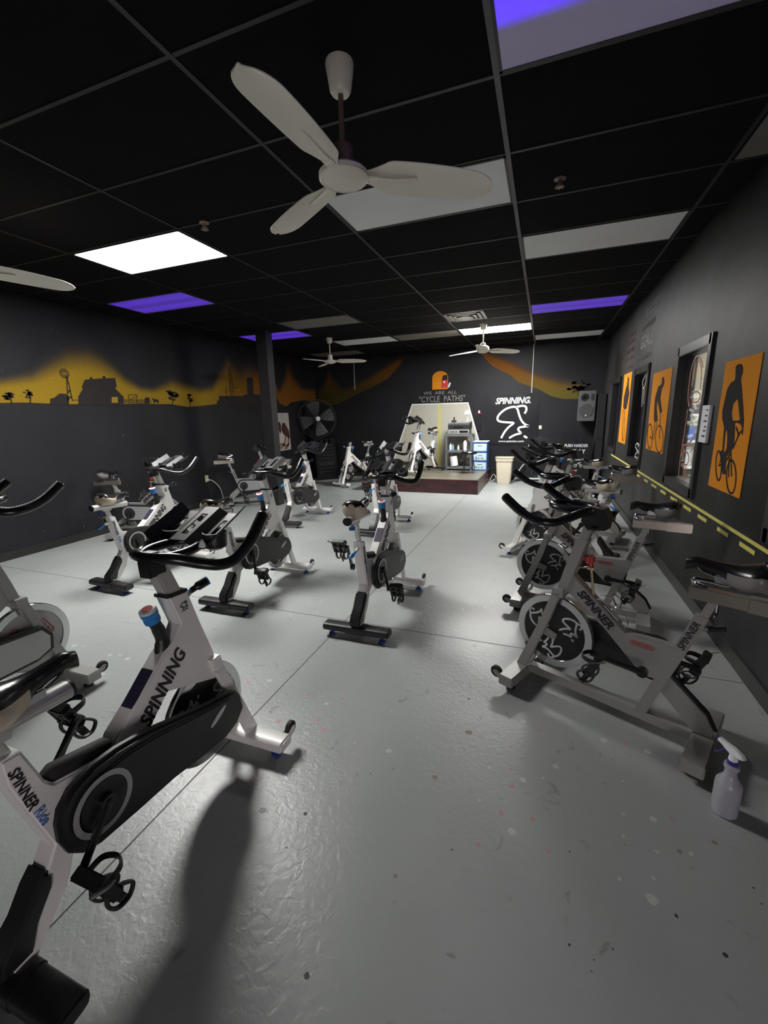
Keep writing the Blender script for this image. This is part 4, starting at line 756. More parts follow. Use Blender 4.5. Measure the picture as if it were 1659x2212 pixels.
W_PROF = [(-.404, .682), (-.355, .678), (-.318, .548), (-.30, .525), (-.135, .485), (-.112, .522), (-.005, .604), (.098, .695), (.146, .716), (.188, .768), (.150, .892), (.238, .885), (.284, .726), (.344, .535),
          (.36, .45), (.331, .452), (.096, .546), (-.02, .44), (-.12, .37), (-.22, .31), (-.29, .274), (-.324, .19), (-.425, .07), (-.50, .07), (-.455, .16), (-.365, .29), (-.335, .345), (-.40, .60)]
def white_bike(loc, hd, lab, tray=True, bar=True, sad='cream', bz=0, crank=.75, tiltknob=0, grp='white spin bikes', sz=0, sy=0):
    t = thing('spin_bike', lab, 'exercise bike', loc, math.radians(hd - 90), grp)
    fr = part('w/frame', t, lambda b: prism(b, W_PROF, -.034, .034, .007), M_white, 'frame')
    def fork(bm):
        for sx in (-1, 1): prism(bm, [(.30, .50), (.352, .505), (.422, .323), (.527, .06), (.455, .06), (.36, .34)], sx * .052 - .010, sx * .052 + .010, .004)
        prism(bm, [(.29, .56), (.34, .56), (.36, .47), (.32, .47)], -.060, .060, .005)
    part('w/fork', t, fork, M_white, 'fork')
    a = math.atan2(.18, .195)
    for sg in (-1, 1):
        p = side(sg, .034); q = str(sg)
        part('w/let1' + q, fr, lambda b: text_into(b, p, 'SPINNING', .084, sg * .078, .578, shear=.25, bold=.022, ang=a * sg, fit=.265), M_ink, 'frame_lettering')
        part('w/let2' + q, fr, lambda b: text_into(b, p, 'SPINNER', .036, sg * -.372, .575, shear=.2, bold=.014, ang=-1.40 * sg, fit=.145), M_ink, 'seat_tube_lettering')
        part('w/let3' + q, fr, lambda b: emblem(b, p, sg * .212, .83, .034, .0028), M_ink, 'frame_emblem')
        part('w/let4' + q, fr, lambda b: text_into(b, p, 'Ride', .036, sg * -.346, .463, shear=.1, bold=.006, ang=-1.36 * sg, fit=.058), M_binkblue, 'blue_lettering')
    def label(bm): box(bm, -.026, .026, -.065, .065, 0, .003, bev=.001, M=Matrix.Translation((0, .005, .6135)) @ Matrix.Rotation(math.atan2(.091, .103), 4, 'X'))
    part('w/label', fr, label, mat('dark_label', (.03, .028, .06), .35, noise=.4, nscale=60), 'warning_label')
    part('w/pad', t, lambda b: tube(b, [(0, -.305, .537), (0, -.29, .541), (0, -.14, .503), (0, -.128, .498)], [.02, .026, .026, .02], 14), M_rubber, 'foam_bar_pad')
    part('w/legcover', t, lambda b: prism(b, [(-.372, .30), (-.35, .275), (-.356, .24), (-.405, .17), (-.43, .10), (-.515, .10), (-.505, .15), (-.44, .21), (-.40, .27)], -.040, .040, .010), M_black, 'leg_cover')
    def foot(bm, y, m2=0):
        p = [(y + .047 * abs(math.cos(a)) ** .6 * (1 if math.cos(a) > 0 else -1), .066 + .027 * abs(math.sin(a)) ** .6 * (1 if math.sin(a) > 0 else -1)) for a in [2 * PI * (k + .5) / 20 for k in range(20)]]; prism(bm, p, -.245, .245, .008)
    def rearfoot(bm):
        foot(bm, -.475); prism(bm, [(-.475 + .050 * abs(math.cos(a)) ** .6 * (1 if math.cos(a) > 0 else -1), .066 + .030 * abs(math.sin(a)) ** .6 * (1 if math.sin(a) > 0 else -1)) for a in [2 * PI * (k + .5) / 20 for k in range(20)]], -.075, .075, .004)
    rf = part('w/rear', t, rearfoot, M_black, 'rear_foot'); wheels_and_pads(rf, .245, -.475, False, 0, M_dblue)
    ff = part('w/front', t, lambda b: foot(b, .475), M_white, 'front_foot'); wheels_and_pads(ff, .245, .475, True, .066, M_dblue)
    flywheel(t, .28, .318, .208, 'black', 'emblem')
    G = [(-.348, .452), (-.350, .40), (-.335, .345), (-.30, .305), (-.249, .285), (-.12, .272), (.02, .262), (.15, .238), (.27, .222), (.345, .238), (.395, .285), (.385, .345), (.362, .385), (.32, .405), (.27, .415), (.12, .46), (-.021, .508), (-.069, .522), (-.16, .54), (-.234, .543), (-.30, .525), (-.335, .49)]
    def guard(bm):
        prism(bm, G, .066, .104, .012)
        prism(bm, [(y * .86 + .005, (z - .39) * .78 + .39) for y, z in G], .100, .112, .008)
    g = part('w/guard', t, guard, M_black, 'chain_guard')
    part('w/ring', g, lambda b: ring2(b, side(1, .112), (-.232, .418), .082, .016, .0005, .002), mat('silver_ring_print', (.4, .4, .4), .35, .4, noise=.04), 'silver_ring')
    part('w/badge', g, lambda b: poly2(b, side(1, .112), [(.235 + .045 * math.cos(a) * 1 + .0 , .36 + .045 * math.cos(a) * .42 + .012 * math.sin(a)) for a in [2 * PI * k / 16 for k in range(16)]], .0005, .002), M_grey, 'guard_badge')
    crank_set(t, -.23, .425, .112, crank, 0)
    # handlebar post
    def post(bm): prism(bm, [(.163, .875), (.228, .872), (.172, 1.02), (.110, 1.02)], -.027, .027, .006)
    o = part('w/post', t, post, M_alu, 'handlebar_post'); o.location = (0, -bz * .33, bz)
    part('w/collar', t, lambda b: prism(b, [(.147, .887), (.242, .880), (.238, .892), (.149, .899)], -.0365, .0365, .004), M_black, 'post_collar')
    if bar: handlebar(t, 1.035 + bz, tray, 'white', dy=-.002 - bz * .33)
    # resistance lever with blue cap
    part('w/lever', t, lambda b: tube(b, smooth_path([(.0, .115, .67), (.0, .128, .73), (.0, .118, .78), (.0, .098, .83)], 5), [.026] * 5 + [.022] * 6 + [.020] * 5, 12), M_black, 'resistance_lever')
    def cap(bm): lathe(bm, [(.020, 0), (.027, .006), (.028, .02), (.026, .026), (.029, .034), (.030, .052)], c=(0, .104, .812), M=Matrix.Rotation(.28, 4, 'X'), seg=22)
    k = part('w/cap', t, cap, M_blue, 'blue_knob')
    part('w/captop', k, lambda b: lathe(b, [(.030, .052), (.029, .058), (.02, .062)], c=(0, .104, .812), M=Matrix.Rotation(.28, 4, 'X'), seg=22), M_print, 'knob_top')
    part('w/capred', k, lambda b: lathe(b, [(.019, .0615), (.018, .0632)], c=(0, .104, .812), M=Matrix.Rotation(.28, 4, 'X'), seg=18), M_redprint, 'red_logo_disc')
    def pin(bm): cyl(bm, (0, .23, .84), (0, .27, .853), .013, seg=14)
    part('w/pinsleeve', t, pin, M_white, 'pop_pin_sleeve')
    def pinh(bm): tube(bm, [(0, .268, .852), (0, .29, .858)], .010, 12, mi=1); tube(bm, smooth_path([(0, .286, .858), (.012, .31, .868), (.028, .345, .880)], 4), [.012] * 4 + [.018] * 5, 12); tube(bm, [(.028, .345, .880), (.030, .349, .8815)], .0185, 12, mi=1)
    part('w/pinhandle', t, pinh, [M_gloss, M_blue], 'pop_pin_handle')
    # seat
    def sp(bm): prism(bm, [(-.395, .67), (-.362, .67), (-.382, .735), (-.415, .735)], -.016, .016, .004)
    o = part('w/seatpost', t, sp, M_alu, 'seat_post')
    if sz:
        o.scale = (1, 1, 1); o2 = part('w/seatpostx', t, lambda b: prism(b, [(-.415, .735), (-.382, .735), (-.382 - sz * .32, .735 + sz), (-.415 - sz * .32, .735 + sz)], -.016, .016, .003), M_alu, 'seat_post_extension')
    def sl(bm):
        tube(bm, [(0, -.205, .752), (0, -.52, .764)], .031, 20, flat=.85); prism(bm, [(-.43, .72), (-.36, .718), (-.35, .76), (-.44, .76)], -.02, .02, .004)
    so = part('w/slider', t, sl, M_alu, 'seat_slider'); so.location = (0, -sz * .32 - sy, sz)
    for y in (-.203, -.522):
        e = part('w/slcap%d' % (y > -.3), so, lambda b, y=y: tube(b, [(0, y, .752 if y > -.3 else .764), (0, y + (.006 if y > -.3 else -.006), .752 if y > -.3 else .764)], .0318, 20, flat=.85), M_black, 'end_cap')
    def kn(bm):
        cyl(bm, (0, -.455, .735), (0, -.455, .708), .006, seg=10)
        for k_ in range(5): a = 2 * PI * k_ / 5; cyl(bm, (.012 * math.cos(a), -.455 + .012 * math.sin(a), .712), (.012 * math.cos(a), -.455 + .012 * math.sin(a), .692), .009, seg=10)
    part('w/knob', so, kn, M_dblue, 'slider_knob')
    def pin2(bm): cyl(bm, (0, -.405, .63), (0, -.44, .618), .011, seg=12, mi=0); tube(bm, smooth_path([(0, -.44, .618), (-.01, -.465, .605), (-.02, -.49, .59)], 4), [.008] * 4 + [.015] * 5, 12, mi=1)
    part('w/seatpin', t, pin2, [M_white, M_blue], 'seat_pin')
    if sad: saddle_parts(t, -.165 - sz * .32 - sy, .80 + sz, sad)
    return t

S_PROF = [(.20, .71), (-.078, .468), (-.292, .474), (-.232, .285), (-.165, .285), (.02, .462), (.235, .617)]
def silver_bike(loc, hd, lab, crank=1.6, logo='emblem', disc='black', bar=True, tray=False, sad='grey', sz=0, bz=0, taped=False, grp='older silver spin bikes'):
    t = thing('spin_bike', lab, 'exercise bike', loc, math.radians(hd - 90), grp)
    def frame(bm):
        prism(bm, S_PROF, -.024, .024, .004)
        prism(bm, [(-.155, .095), (-.205, .095), (-.385, .645), (-.332, .645)], -.026, .026, .003)
        prism(bm, [(.27, .555), (.215, .575), (.125, .89), (.182, .89), (.235, .70)], -.028, .028, .003)
        prism(bm, [(-.234, .25), (-.385, .10), (-.455, .10), (-.458, .135), (-.425, .20), (-.265, .33)], -.022, .022, .003)
        box(bm, -.028, .028, -.40, .40, .052, .098, bev=.003)
    f = part('s/frame', t, frame, M_silver, 'frame')
    part('s/strip', f, lambda b: tube(b, [(0, -.27, .337), (0, -.428, .205), (0, -.465, .135)], .012, 8, flat=.5), M_rubber, 'rubber_strip')
    def fork(bm):
        for sx in (-1, 1): prism(bm, [(.225, .60), (.275, .58), (.325, .42), (.452, .095), (.395, .095), (.27, .44)], sx * .046 - .012, sx * .046 + .012, .003)
        for sx in (-1, 1): prism(bm, [(.345, .325), (.25, .305), (.24, .345), (.33, .375)], sx * .030 - .004, sx * .030 + .004, .001)
        box(bm, -.058, .058, .215, .275, .565, .61, bev=.003)
    part('s/fork', t, fork, M_silver, 'fork')
    for sg in (-1, 1):
        p = side(sg, .024); q_ = str(sg)
        part('s/let1' + q_, f, lambda b: text_into(b, p, 'SPINNER', .060, sg * .065, .545, shear=.2, bold=.035, ang=math.atan2(.242, .278) * sg, fit=.22), M_ink, 'frame_lettering')
        part('s/let2' + q_, f, lambda b: text_into(b, side(sg, .026), 'SPINNER', .040, sg * -.325, .545, shear=.2, bold=.015, ang=-1.25 if sg > 0 else 1.25, fit=.15), M_ink, 'seat_tube_lettering')
        def badge(bm):
            w, h = .10, .020; pts = []
            for (ux, a0) in ((w / 2 - h / 2, -PI / 2), (-w / 2 + h / 2, PI / 2)):
                for i in range(7): q = a0 + PI * i / 6; pts.append((sg * -.155 + ux + h / 2 * math.cos(q), .435 + h / 2 * math.sin(q)))
            rib2(bm, p, pts, .0025, .0006, .002, closed=True); text_into(bm, p, 'STAR TRAC', .012, sg * -.155, .435, bold=.01, fit=.08)
        part('s/badge' + q_, f, badge, M_redprint, 'red_badge')
    rf = part('s/rear', t, lambda b: box(b, -.23, .23, -.47, -.385, .038, .098, bev=.004), M_silver, 'rear_foot'); wheels_and_pads(rf, .225, -.42, False, 0, M_rubber)
    ff = part('s/front', t, lambda b: box(b, -.23, .23, .385, .465, .038, .098, bev=.004), M_silver, 'front_foot'); wheels_and_pads(ff, .225, .42, True, .066, M_rubber)
    flywheel(t, .27, .345, .205, disc, logo)
    G = [(-.185 + .115 * math.cos(a), .345 + .115 * math.sin(a)) for a in [PI * .42 + PI * 1.16 * k / 12 for k in range(13)]]
    G = G + [(.25, .245), (.335, .28), (.345, .36), (.30, .43)]
    def gd(bm): prism(bm, G, .050, .084, .006)
    g = part('s/guard', t, gd, M_black, 'chain_guard')
    c = (sum(p[0] for p in G) / len(G), .345)
    G2 = [(-.185 + .095 * math.cos(a), .345 + .095 * math.sin(a)) for a in [PI * .42 + PI * 1.16 * k / 12 for k in range(13)]] + [(.25, .262), (.315, .29), (.325, .36), (.29, .41)]
    part('s/gpanel', g, lambda b: poly2(b, side(1, .084), G2, .0005, .003), M_guardsilver, 'silver_panel')
    part('s/ghub', g, lambda b: lathe(b, [(.001, .0865), (.070, .0865), (.072, .0885), (.001, .0895)], c=(0, -.185, .345), M=Matrix.Rotation(PI / 2, 4, 'Y'), seg=30), M_black, 'crank_cover')
    crank_set(t, -.185, .345, .092, crank, 0)
    def post(bm): prism(bm, [(.13, .885), (.176, .885), (.138, 1.01), (.092, 1.01)], -.020, .020, .004)
    part('s/post', t, post, M_silver, 'handlebar_post').location = (0, -bz * .3, bz)
    if bar:
        h = handlebar(t, 1.03 + bz, tray, 'silver', dy=-.012 - bz * .3)
        if taped:
            def tp(bm):
                for sx in (-1, 1):
                    p = smooth_path(bar_path(sx), 10)
                    for i in range(26, len(p) - 1, 1):
                        q = p[i]; d = (p[i + 1] - p[i]).normalized(); B = d.cross(Vector((0, 0, 1))).normalized()
                        N_ = B.cross(d); s_ = 1 if i % 2 else -1
                        cyl(bm, q + N_ * .0225 + B * .006 * s_, q + d * .004 + N_ * .0225 - B * .004 * s_, .0028, seg=6)
            part('s/tape', h, tp, M_grey, 'grip_stitching')
    def brk(bm):
        tube(bm, [(0, .20, .69), (0, .165, .735), (0, .118, .745)], .008, 8, flat=.7, mi=0); cyl(bm, (0, .105, .74), (0, .105, .752), .022, seg=18, mi=0); cyl(bm, (0, .108, .75), (0, .085, .60), .006, seg=10, mi=0)
    part('s/brake', t, brk, [mat('yellowed_metal', (.45, .37, .24), .4, .3, noise=.2)], 'brake_bracket')
    def rk(bm):
        cyl(bm, (0, .11, .752), (0, .116, .785), .012, seg=12)
        for k_ in range(6): a = 2 * PI * k_ / 6; cyl(bm, (.014 * math.cos(a), .118 + .014 * math.sin(a), .778), (.014 * math.cos(a), .121 + .014 * math.sin(a), .806), .012, seg=10)
    part('s/knob', t, rk, M_red, 'red_resistance_knob')
    def cage(bm):
        for sx in (-1, 1): tube(bm, smooth_path([(sx * .02, .06, .60), (sx * .035, .02, .60), (sx * .035, -.06, .525), (sx * .02, -.075, .49)], 4), .003, 6)
        tube(bm, smooth_path([(-.035, -.03, .56), (-.04, -.03, .60), (0, -.0, .64), (.04, -.03, .60), (.035, -.03, .56)], 4), .003, 6)
        box(bm, -.012, .012, -.05, .04, 0, .006, M=Matrix.Translation((0, -.0, .545)) @ Matrix.Rotation(.715, 4, 'X'))
    part('s/cage', t, cage, M_chrome, 'bottle_cage')
    def sp(bm): prism(bm, [(-.38, .64), (-.345, .64), (-.372, .725), (-.405, .725)], -.018, .018, .002)
    part('s/seatpost', t, sp, M_silver, 'seat_post')
    if sz: part('s/seatpostx', t, lambda b: prism(b, [(-.405, .72), (-.372, .72), (-.372 - sz * .32, .72 + sz), (-.405 - sz * .32, .72 + sz)], -.016, .016, .002), M_silver, 'seat_post_extension')
    def sl(bm): box(bm, -.021, .021, -.50, -.30, .716, .770, bev=.003); box(bm, -.024, .024, -.64, -.495, .712, .774, bev=.004)
    so = part('s/slider', t, sl, M_agedchrome, 'seat_slider'); so.location = (0, -sz * .32, sz)
    def neck(bm): tube(bm, smooth_path([(0, -.36, .772), (0, -.318, .782), (0, -.316, .800), (0, -.36, .803), (0, -.42, .80), (0, -.435, .815), (0, -.433, .845)], 5), .0115, 12)
    part('s/neck', so, neck, M_chrome, 'saddle_stem')
    def kn(bm): cyl(bm, (0, -.40, .716), (0, -.40, .672), .008, seg=12, mi=0); box(bm, -.03, .03, -.407, -.393, .655, .674, bev=.004, mi=1)
    part('s/sknob', so, kn, [M_chrome, M_rubber], 'slider_knob')
    def pin2(bm): cyl(bm, (0, -.34, .58), (.0, -.385, .592), .009, seg=12, mi=0); cyl(bm, (0, -.385, .592), (0, -.44, .612), .012, seg=12, mi=1)
    part('s/spin', t, pin2, [M_silver, M_black], 'seat_pin')
    if sad: saddle_parts(t, -.275 - sz * .32, .835 + sz, sad)
    return t

# ---- white bikes (heading: degrees, 90 = facing the back wall)
white_bike((-.985, -1.365, 0), 90, 'white spin bike nearest the camera at the lower left, cut by the frame', bar=True, crank=.72)
white_bike((-.878, .67, 0), 90.7, 'white spin bike alone in the middle of the open floor, seen from behind', crank=-.25, sz=.09)
white_bike((-2.06, .73, 0), 90.9, 'white spin bike directly behind the handlebar of the nearest white bike', crank=.1, sad='cream', sz=.05, sy=.10)
white_bike((-3.36, .75, 0), 88, 'white spin bike farthest left, just in front of a silver bike', crank=-.2, sz=.02)
white_bike((-3.11, 3.20, 0), 91, 'white spin bike with blue knob in front of the left chalkboard', crank=1.9, sz=.09, sy=.03)
white_bike((-1.71, 3.07, 0), 90, 'white spin bike standing in front of the stage, partly hidden by the middle bike', crank=.6)
white_bike((-3.72, 6.62, 0), 248, 'white spin bike without a handlebar, facing the camera beside the stage', bar=False, sad='grey', crank=.4, sz=.12, bz=-.05)
white_bike((-2.20, 6.85, .28), 248, 'white spin bike standing on the stage in front of the painted road', crank=1.2, sz=.10, bz=.07, tray=True)
white_bike((.505, 2.385, 0), 159, 'white spin bike in the right row between two silver bikes', crank=2.6)
white_bike((.64, 4.40, 0), 163, 'white spin bike at the far end of the right row near the right chalkboard', crank=1.0)
# ---- silver bikes
silver_bike((.635, -.08, 0), 154.5, 'silver spin bike nearest on the right, with a spray bottle at its rear foot', crank=1.5)
silver_bike((.600, 1.075, 0), 169, 'silver spin bike second from the front in the right row, black wheel disc', crank=-1.6)
silver_bike((.759, 3.371, 0), 158, 'silver spin bike deep in the right row between two white bikes', crank=1.2, sad='grey')
silver_bike((-2.324, -1.23, 0), 90, 'silver spin bike cut by the left edge, silver wheel disc with red badges', disc='silver', logo='badge', crank=2.2, bz=.10, taped=True)
silver_bike((-4.63, 1.80, 0), 20, 'silver spin bike close to the left wall behind the left white bike', crank=.3, sz=.0)
silver_bike((-4.685, 4.15, 0), 40, 'silver spin bike by the left wall near the power outlet and black post', crank=0.1, sz=.04)

# ================================================================ stage and what stands on it
SZ = .28
st = thing('stage', 'low wooden stage platform with dark red plank front', 'stage', (-2.06, 6.9, 0))
def stage_mat(nm, c1, c2, sc):
    m = bpy.data.materials.new(nm); m.use_nodes = True; nt_ = m.node_tree; b = nt_.nodes['Principled BSDF']
    tc = nt_.nodes.new('ShaderNodeTexCoord'); mp = nt_.nodes.new('ShaderNodeMapping'); mp.inputs['Rotation'].default_value = (PI / 2 if sc[2] else 0, 0, 0)
    br = nt_.nodes.new('ShaderNodeTexBrick'); br.inputs['Color1'].default_value = (*c1, 1); br.inputs['Color2'].default_value = (*c2, 1); br.inputs['Mortar'].default_value = (*[c * .55 for c in c1], 1)
    br.inputs['Scale'].default_value = 1; br.inputs['Brick Width'].default_value = sc[0]; br.inputs['Row Height'].default_value = sc[1]; br.inputs['Mortar Size'].default_value = .002
    nt_.links.new(tc.outputs['Object'], mp.inputs['Vector']); nt_.links.new(mp.outputs['Vector'], br.inputs['Vector'])
    nt_.links.new(br.outputs['Color'], b.inputs['Base Color']); b.inputs['Roughness'].default_value = .35; return m
bm = NB(); box(bm, -3.25, -.87, 5.90, BK - .02, SZ - .02, SZ, bev=.003); attach(finish('deck', bm, stage_mat('deck_plywood', (.18, .165, .12), (.13, .12, .09), (1.2, .16, 0))), st)
bm = NB(); box(bm, -3.25, -.87, 5.88, 5.90, 0, SZ - .001); box(bm, -.87, -.85, 5.88, BK - .02, 0, SZ - .001); box(bm, -3.27, -3.25, 5.88, BK - .02, 0, SZ - .001)
attach(finish('plank_front', bm, stage_mat('red_planks', (.085, .018, .02), (.04, .012, .014), (.16, .10, 1))), st)
cx, cy = -1.50, 7.52
t = thing('utility_cart', 'grey plastic utility cart of three shelves standing on the stage', 'cart', (cx, cy, SZ))
for z in (.03, .40, .76):
    bm = NB(); box(bm, -.29, .29, -.21, .21, z, z + .05, bev=.006); finish('shelf', bm, M_cart, t)
for sx in (-1, 1):
    for sy in (-1, 1): bm = NB(); box(bm, sx * .28 - .02, sx * .28 + .02, sy * .19 - .02, sy * .19 + .02, .0, .78, bev=.004); finish('leg', bm, M_cart, t)
t = thing('stereo_amplifier', 'silver fronted amplifier on the top shelf of the grey cart', 'amplifier', (cx - .01, cy - .02, SZ + .81))
bm = NB(); box(bm, -.235, .235, -.17, .17, 0, .11, bev=.004); finish('case', bm, M_cart, t)
bm = NB(); box(bm, -.23, .23, -.176, -.17, .01, .10, bev=.002); finish('front_panel', bm, M_alu, t)
bm = NB()
for x in (-.16, -.11, -.05): lathe(bm, [(.016, 0), (.014, .015)], c=(x, -.176, .055), M=Matrix.Rotation(PI / 2, 4, 'X'), seg=16)
finish('knob', bm, M_black, t)
bm = NB(); box(bm, .02, .21, -.179, -.175, .03, .08); finish('display', bm, M_gloss, t)
t = thing('cd_player', 'black multi disc player stacked on the silver amplifier', 'player', (cx - .01, cy, SZ + .92))
bm = NB(); box(bm, -.24, .24, -.18, .18, 0, .09, bev=.004); finish('case', bm, M_black, t)
bm = NB(); box(bm, -.10, .10, -.19, -.18, .03, .06, bev=.002); finish('tray_door', bm, M_gloss, t)
t = thing('audio_mixer', 'slim black mixer lying on top of the black disc player', 'mixer', (cx - .01, cy, SZ + 1.01))
bm = NB(); prism(bm, [(-.18, 0), (.18, 0), (.18, .07), (-.18, .035)], -.24, .24, .004); finish('case', bm, M_darkgrey, t)
bm = NB()
for i in range(9):
    for j in range(3): y_ = -.12 + j * .1; lathe(bm, [(.009, 0), (.008, .014)], c=(-.2 + i * .05, y_, .035 + (y_ + .18) * .0972), seg=10)
finish('control_knobs', bm, M_grey, t)
t = thing('charging_dock', 'small black dock standing at the left on top of the stereo stack', 'dock', (cx - .15, cy, SZ + 1.075))
bm = NB(); box(bm, -.05, .05, -.04, .04, 0, .04, bev=.005); box(bm, -.015, .015, -.01, .02, .04, .11, bev=.004); finish('dock_body', bm, M_black, t)
t = thing('table_lamp', 'small white mushroom lamp on top of the stereo stack', 'lamp', (cx + .15, cy + .02, SZ + 1.083))
bm = NB(); lathe(bm, [(.05, 0), (.05, .008), (.012, .014), (.008, .03), (.008, .17), (.004, .17)]); finish('stand', bm, M_print, t)
bm = NB(); lathe(bm, [(.078, .165), (.076, .18), (.062, .22), (.035, .245), (.0, .252)]); finish('lamp_shade', bm, M_lampw, t)
def bottle(nm, lab, x, y, z, r, h, mb, mc, cat='bottle'):
    t = thing(nm, lab, cat, (x, y, z)); bm = NB(); lathe(bm, [(r * .95, 0), (r, .006), (r, h * .62), (r * .45, h * .8), (r * .4, h * .84)], seg=18); finish('bottle_body', bm, mb, t)
    bm = NB(); lathe(bm, [(r * .5, h * .83), (r * .5, h), (r * .3, h)], seg=14); finish('cap', bm, mc, t); return t
zs = SZ + .451
bottle('cleaner_bottle', 'small white bottle with blue label at the left of the cart middle shelf', cx - .20, cy - .12, zs, .03, .17, M_print, M_blue)
bottle('cleaner_bottle', 'short blue bottle beside the white bottle on the cart middle shelf', cx - .14, cy - .14, zs, .024, .13, mat('pale_blue_plastic', (.2, .4, .65), .3, noise=.05), M_print)
bottle('cleaner_bottle', 'small pale bottle in the centre of the cart middle shelf', cx - .02, cy - .13, zs, .024, .12, M_bin, M_print)
bottle('cleaner_bottle', 'tall white bottle with a red cap at the right of the cart middle shelf', cx + .13, cy - .12, zs, .042, .27, M_print, M_red)
t = thing('paper_roll', 'white roll of paper leaning on the cart bottom shelf', 'paper roll', (cx - .10, cy - .13, SZ + .081))
bm = NB(); lathe(bm, [(.085, .018), (.085, .235), (.022, .235), (.022, .018)], M=Matrix.Rotation(-.14, 4, 'Y'), seg=26); finish('roll', bm, M_paper, t)
t = thing('drawer_tower', 'blue framed plastic drawer tower with three translucent drawers right of the cart', 'drawer unit', (-1.03, 7.55, SZ))
bm = NB()
for z in (0, .205, .41, .615): box(bm, -.155, .155, -.19, .19, z, z + .02, bev=.003)
for x in (-.155, .145): box(bm, x, x + .01, -.19, .19, .02, .62)
box(bm, -.15, .15, .18, .19, .02, .62); finish('frame', bm, M_clearblue, t)
for i, z in enumerate((.025, .23, .435)):
    bm = NB(); box(bm, -.14, .14, -.195, .17, z, z + .165, bev=.005); d = finish('drawer', bm, M_drawer, t)
    bm = NB(); box(bm, -.05, .05, -.207, -.195, z + .12, z + .138, bev=.003); finish('handle', bm, M_grey, d)
    if i < 2: bm = NB(); rn = random.Random(i); [box(bm, x, x + .04, -.199, -.1955, z + .02 + rn.uniform(0, .02), z + .05 + rn.uniform(0, .04), bev=.001) for x in (-.10, -.04, .03)]; d2 = finish('contents', bm, mat('green_contents', (.12, .3, .22), .5, noise=.3), d)
tg = tag(finish('papers', (lambda b: (box(b, -1.19, -.86, 7.37, 7.72, SZ + .636, SZ + .65, bev=.002), b)[1])(NB()), M_paper), 'white papers lying flat on the blue drawer tower', 'papers')
t = thing('stool', 'round black padded stool with thin splayed metal legs on the stage', 'stool', (-1.18, 6.80, SZ))
bm = NB(); lathe(bm, [(.15, .42), (.168, .43), (.17, .46), (.155, .48), (.0, .485)]); finish('seat', bm, M_gloss, t)
for k in range(4):
    a = PI / 4 + k * PI / 2; bm = NB()
    tube(bm, [(.09 * math.cos(a - .25), .09 * math.sin(a - .25), .42), (.165 * math.cos(a), .165 * math.sin(a), .008), (.09 * math.cos(a + .25), .09 * math.sin(a + .25), .42)], .006, 8); finish('leg', bm, M_black, t)
# bin, cables, banner, hooks
t = thing('waste_bin', 'beige plastic waste bin standing on the floor right of the stage', 'bin', (-.50, 7.45, 0))
bm = NB()
def rr(w, d, z, n=6):
    o = []
    for sx, sy, a0 in ((1, 1, 0), (-1, 1, PI / 2), (-1, -1, PI), (1, -1, 3 * PI / 2)):
        for i in range(n): a = a0 + PI / 2 * i / (n - 1); o.append((sx * (w - .04) + .04 * math.cos(a), sy * (d - .04) + .04 * math.sin(a), z))
    return o
R_ = [[bm.verts.new(p) for p in rr(w, d, z)] for w, d, z in ((.135, .10, .002), (.15, .115, .08), (.175, .135, .50), (.188, .148, .505), (.19, .15, .575), (.196, .156, .58), (.185, .145, .58), (.165, .125, .48), (.13, .10, .02))]
for A, B in zip(R_, R_[1:]):
    for i in range(len(A)): bm.faces.new((A[i], A[(i + 1) % len(A)], B[(i + 1) % len(A)], B[i]))
bm.faces.new(R_[0]); bm.faces.new(R_[-1])
for v in bm.verts:
    if v.co.z > .49: v.co.z -= .045 * max(0, 1 - (abs(v.co.x) / .16) ** 2) * (1 if v.co.y < 0 else 0)
finish('bin_body', bm, M_bin, t)
bm = NB(); tube(bm, smooth_path([(-.66, 7.80, .012), (-.5, 7.78, .012), (-.3, 7.75, .03), (-.2, 7.80, .25), (-.08, 7.84, .42), (.02, 7.90, .50)], 8), .012, 8)
tag(finish('power_cable', bm, M_cable), 'white power cable rising up the back wall behind the waste bin', 'cable')
bm = NB()
for k in range(5): tube(bm, smooth_path([(-.80 + .03 * k, 7.62, .012 + .01 * k), (-.74, 7.50 + .03 * k, .05), (-.69, 7.66, .10 - .01 * k), (-.76, 7.72, .16), (-.83, 7.70 - .02 * k, .03)], 6), .006, 6)
tag(finish('cable_bundle', bm, M_cable), 'tangle of pale cables on the floor between the stage and the bin', 'cable')
bm = NB(); tube(bm, [(-.30, 7.86, .05), (.3, 7.885, .055), (1.0, 7.885, .05)], .022, 10)
tag(finish('floor_cable_cover', bm, M_cable), 'white cable cover along the foot of the back wall behind the right row', 'cable cover')
t = thing('brand_banner', 'black vinyl SPINNING banner with white cyclist emblem on the back wall', 'banner', (-.41, BK, 1.38))
bm = NB(); a = []
for i in range(25):
    x = -.98 + 1.128 * i / 24
    for j in range(25): z = .82 + 1.12 * j / 24 + .012 * (i / 24) * (1 if j == 0 else 0) - .008 * math.sin(i / 24 * PI) * (j == 24); a.append(bm.verts.new((x, BK - .012 - .004 * math.sin(x * 17) * math.sin(z * 9 + x * 5), z)))
for i in range(24):
    for j in range(24): bm.faces.new((a[i * 25 + j], a[(i + 1) * 25 + j], a[(i + 1) * 25 + j + 1], a[i * 25 + j + 1]))
bmesh.ops.solidify(bm, geom=bm.faces[:], thickness=.002); attach(finish('sheet', bm, M_cloth), t)
pb_ = Plane((0, BK - .018, 0), (1, 0, 0), (0, 0, 1))
bm = NB(); text_into(bm, pb_, 'SPINNING.', .185, -.41, 1.79, shear=.3, bold=.035, fit=.76); attach(finish('banner_title', bm, M_print), t)
bm = NB(); text_into(bm, pb_, 'www.spinning.com', .062, -.41, .90, bold=.02, fit=.56); attach(finish('web_address', bm, M_print), t)
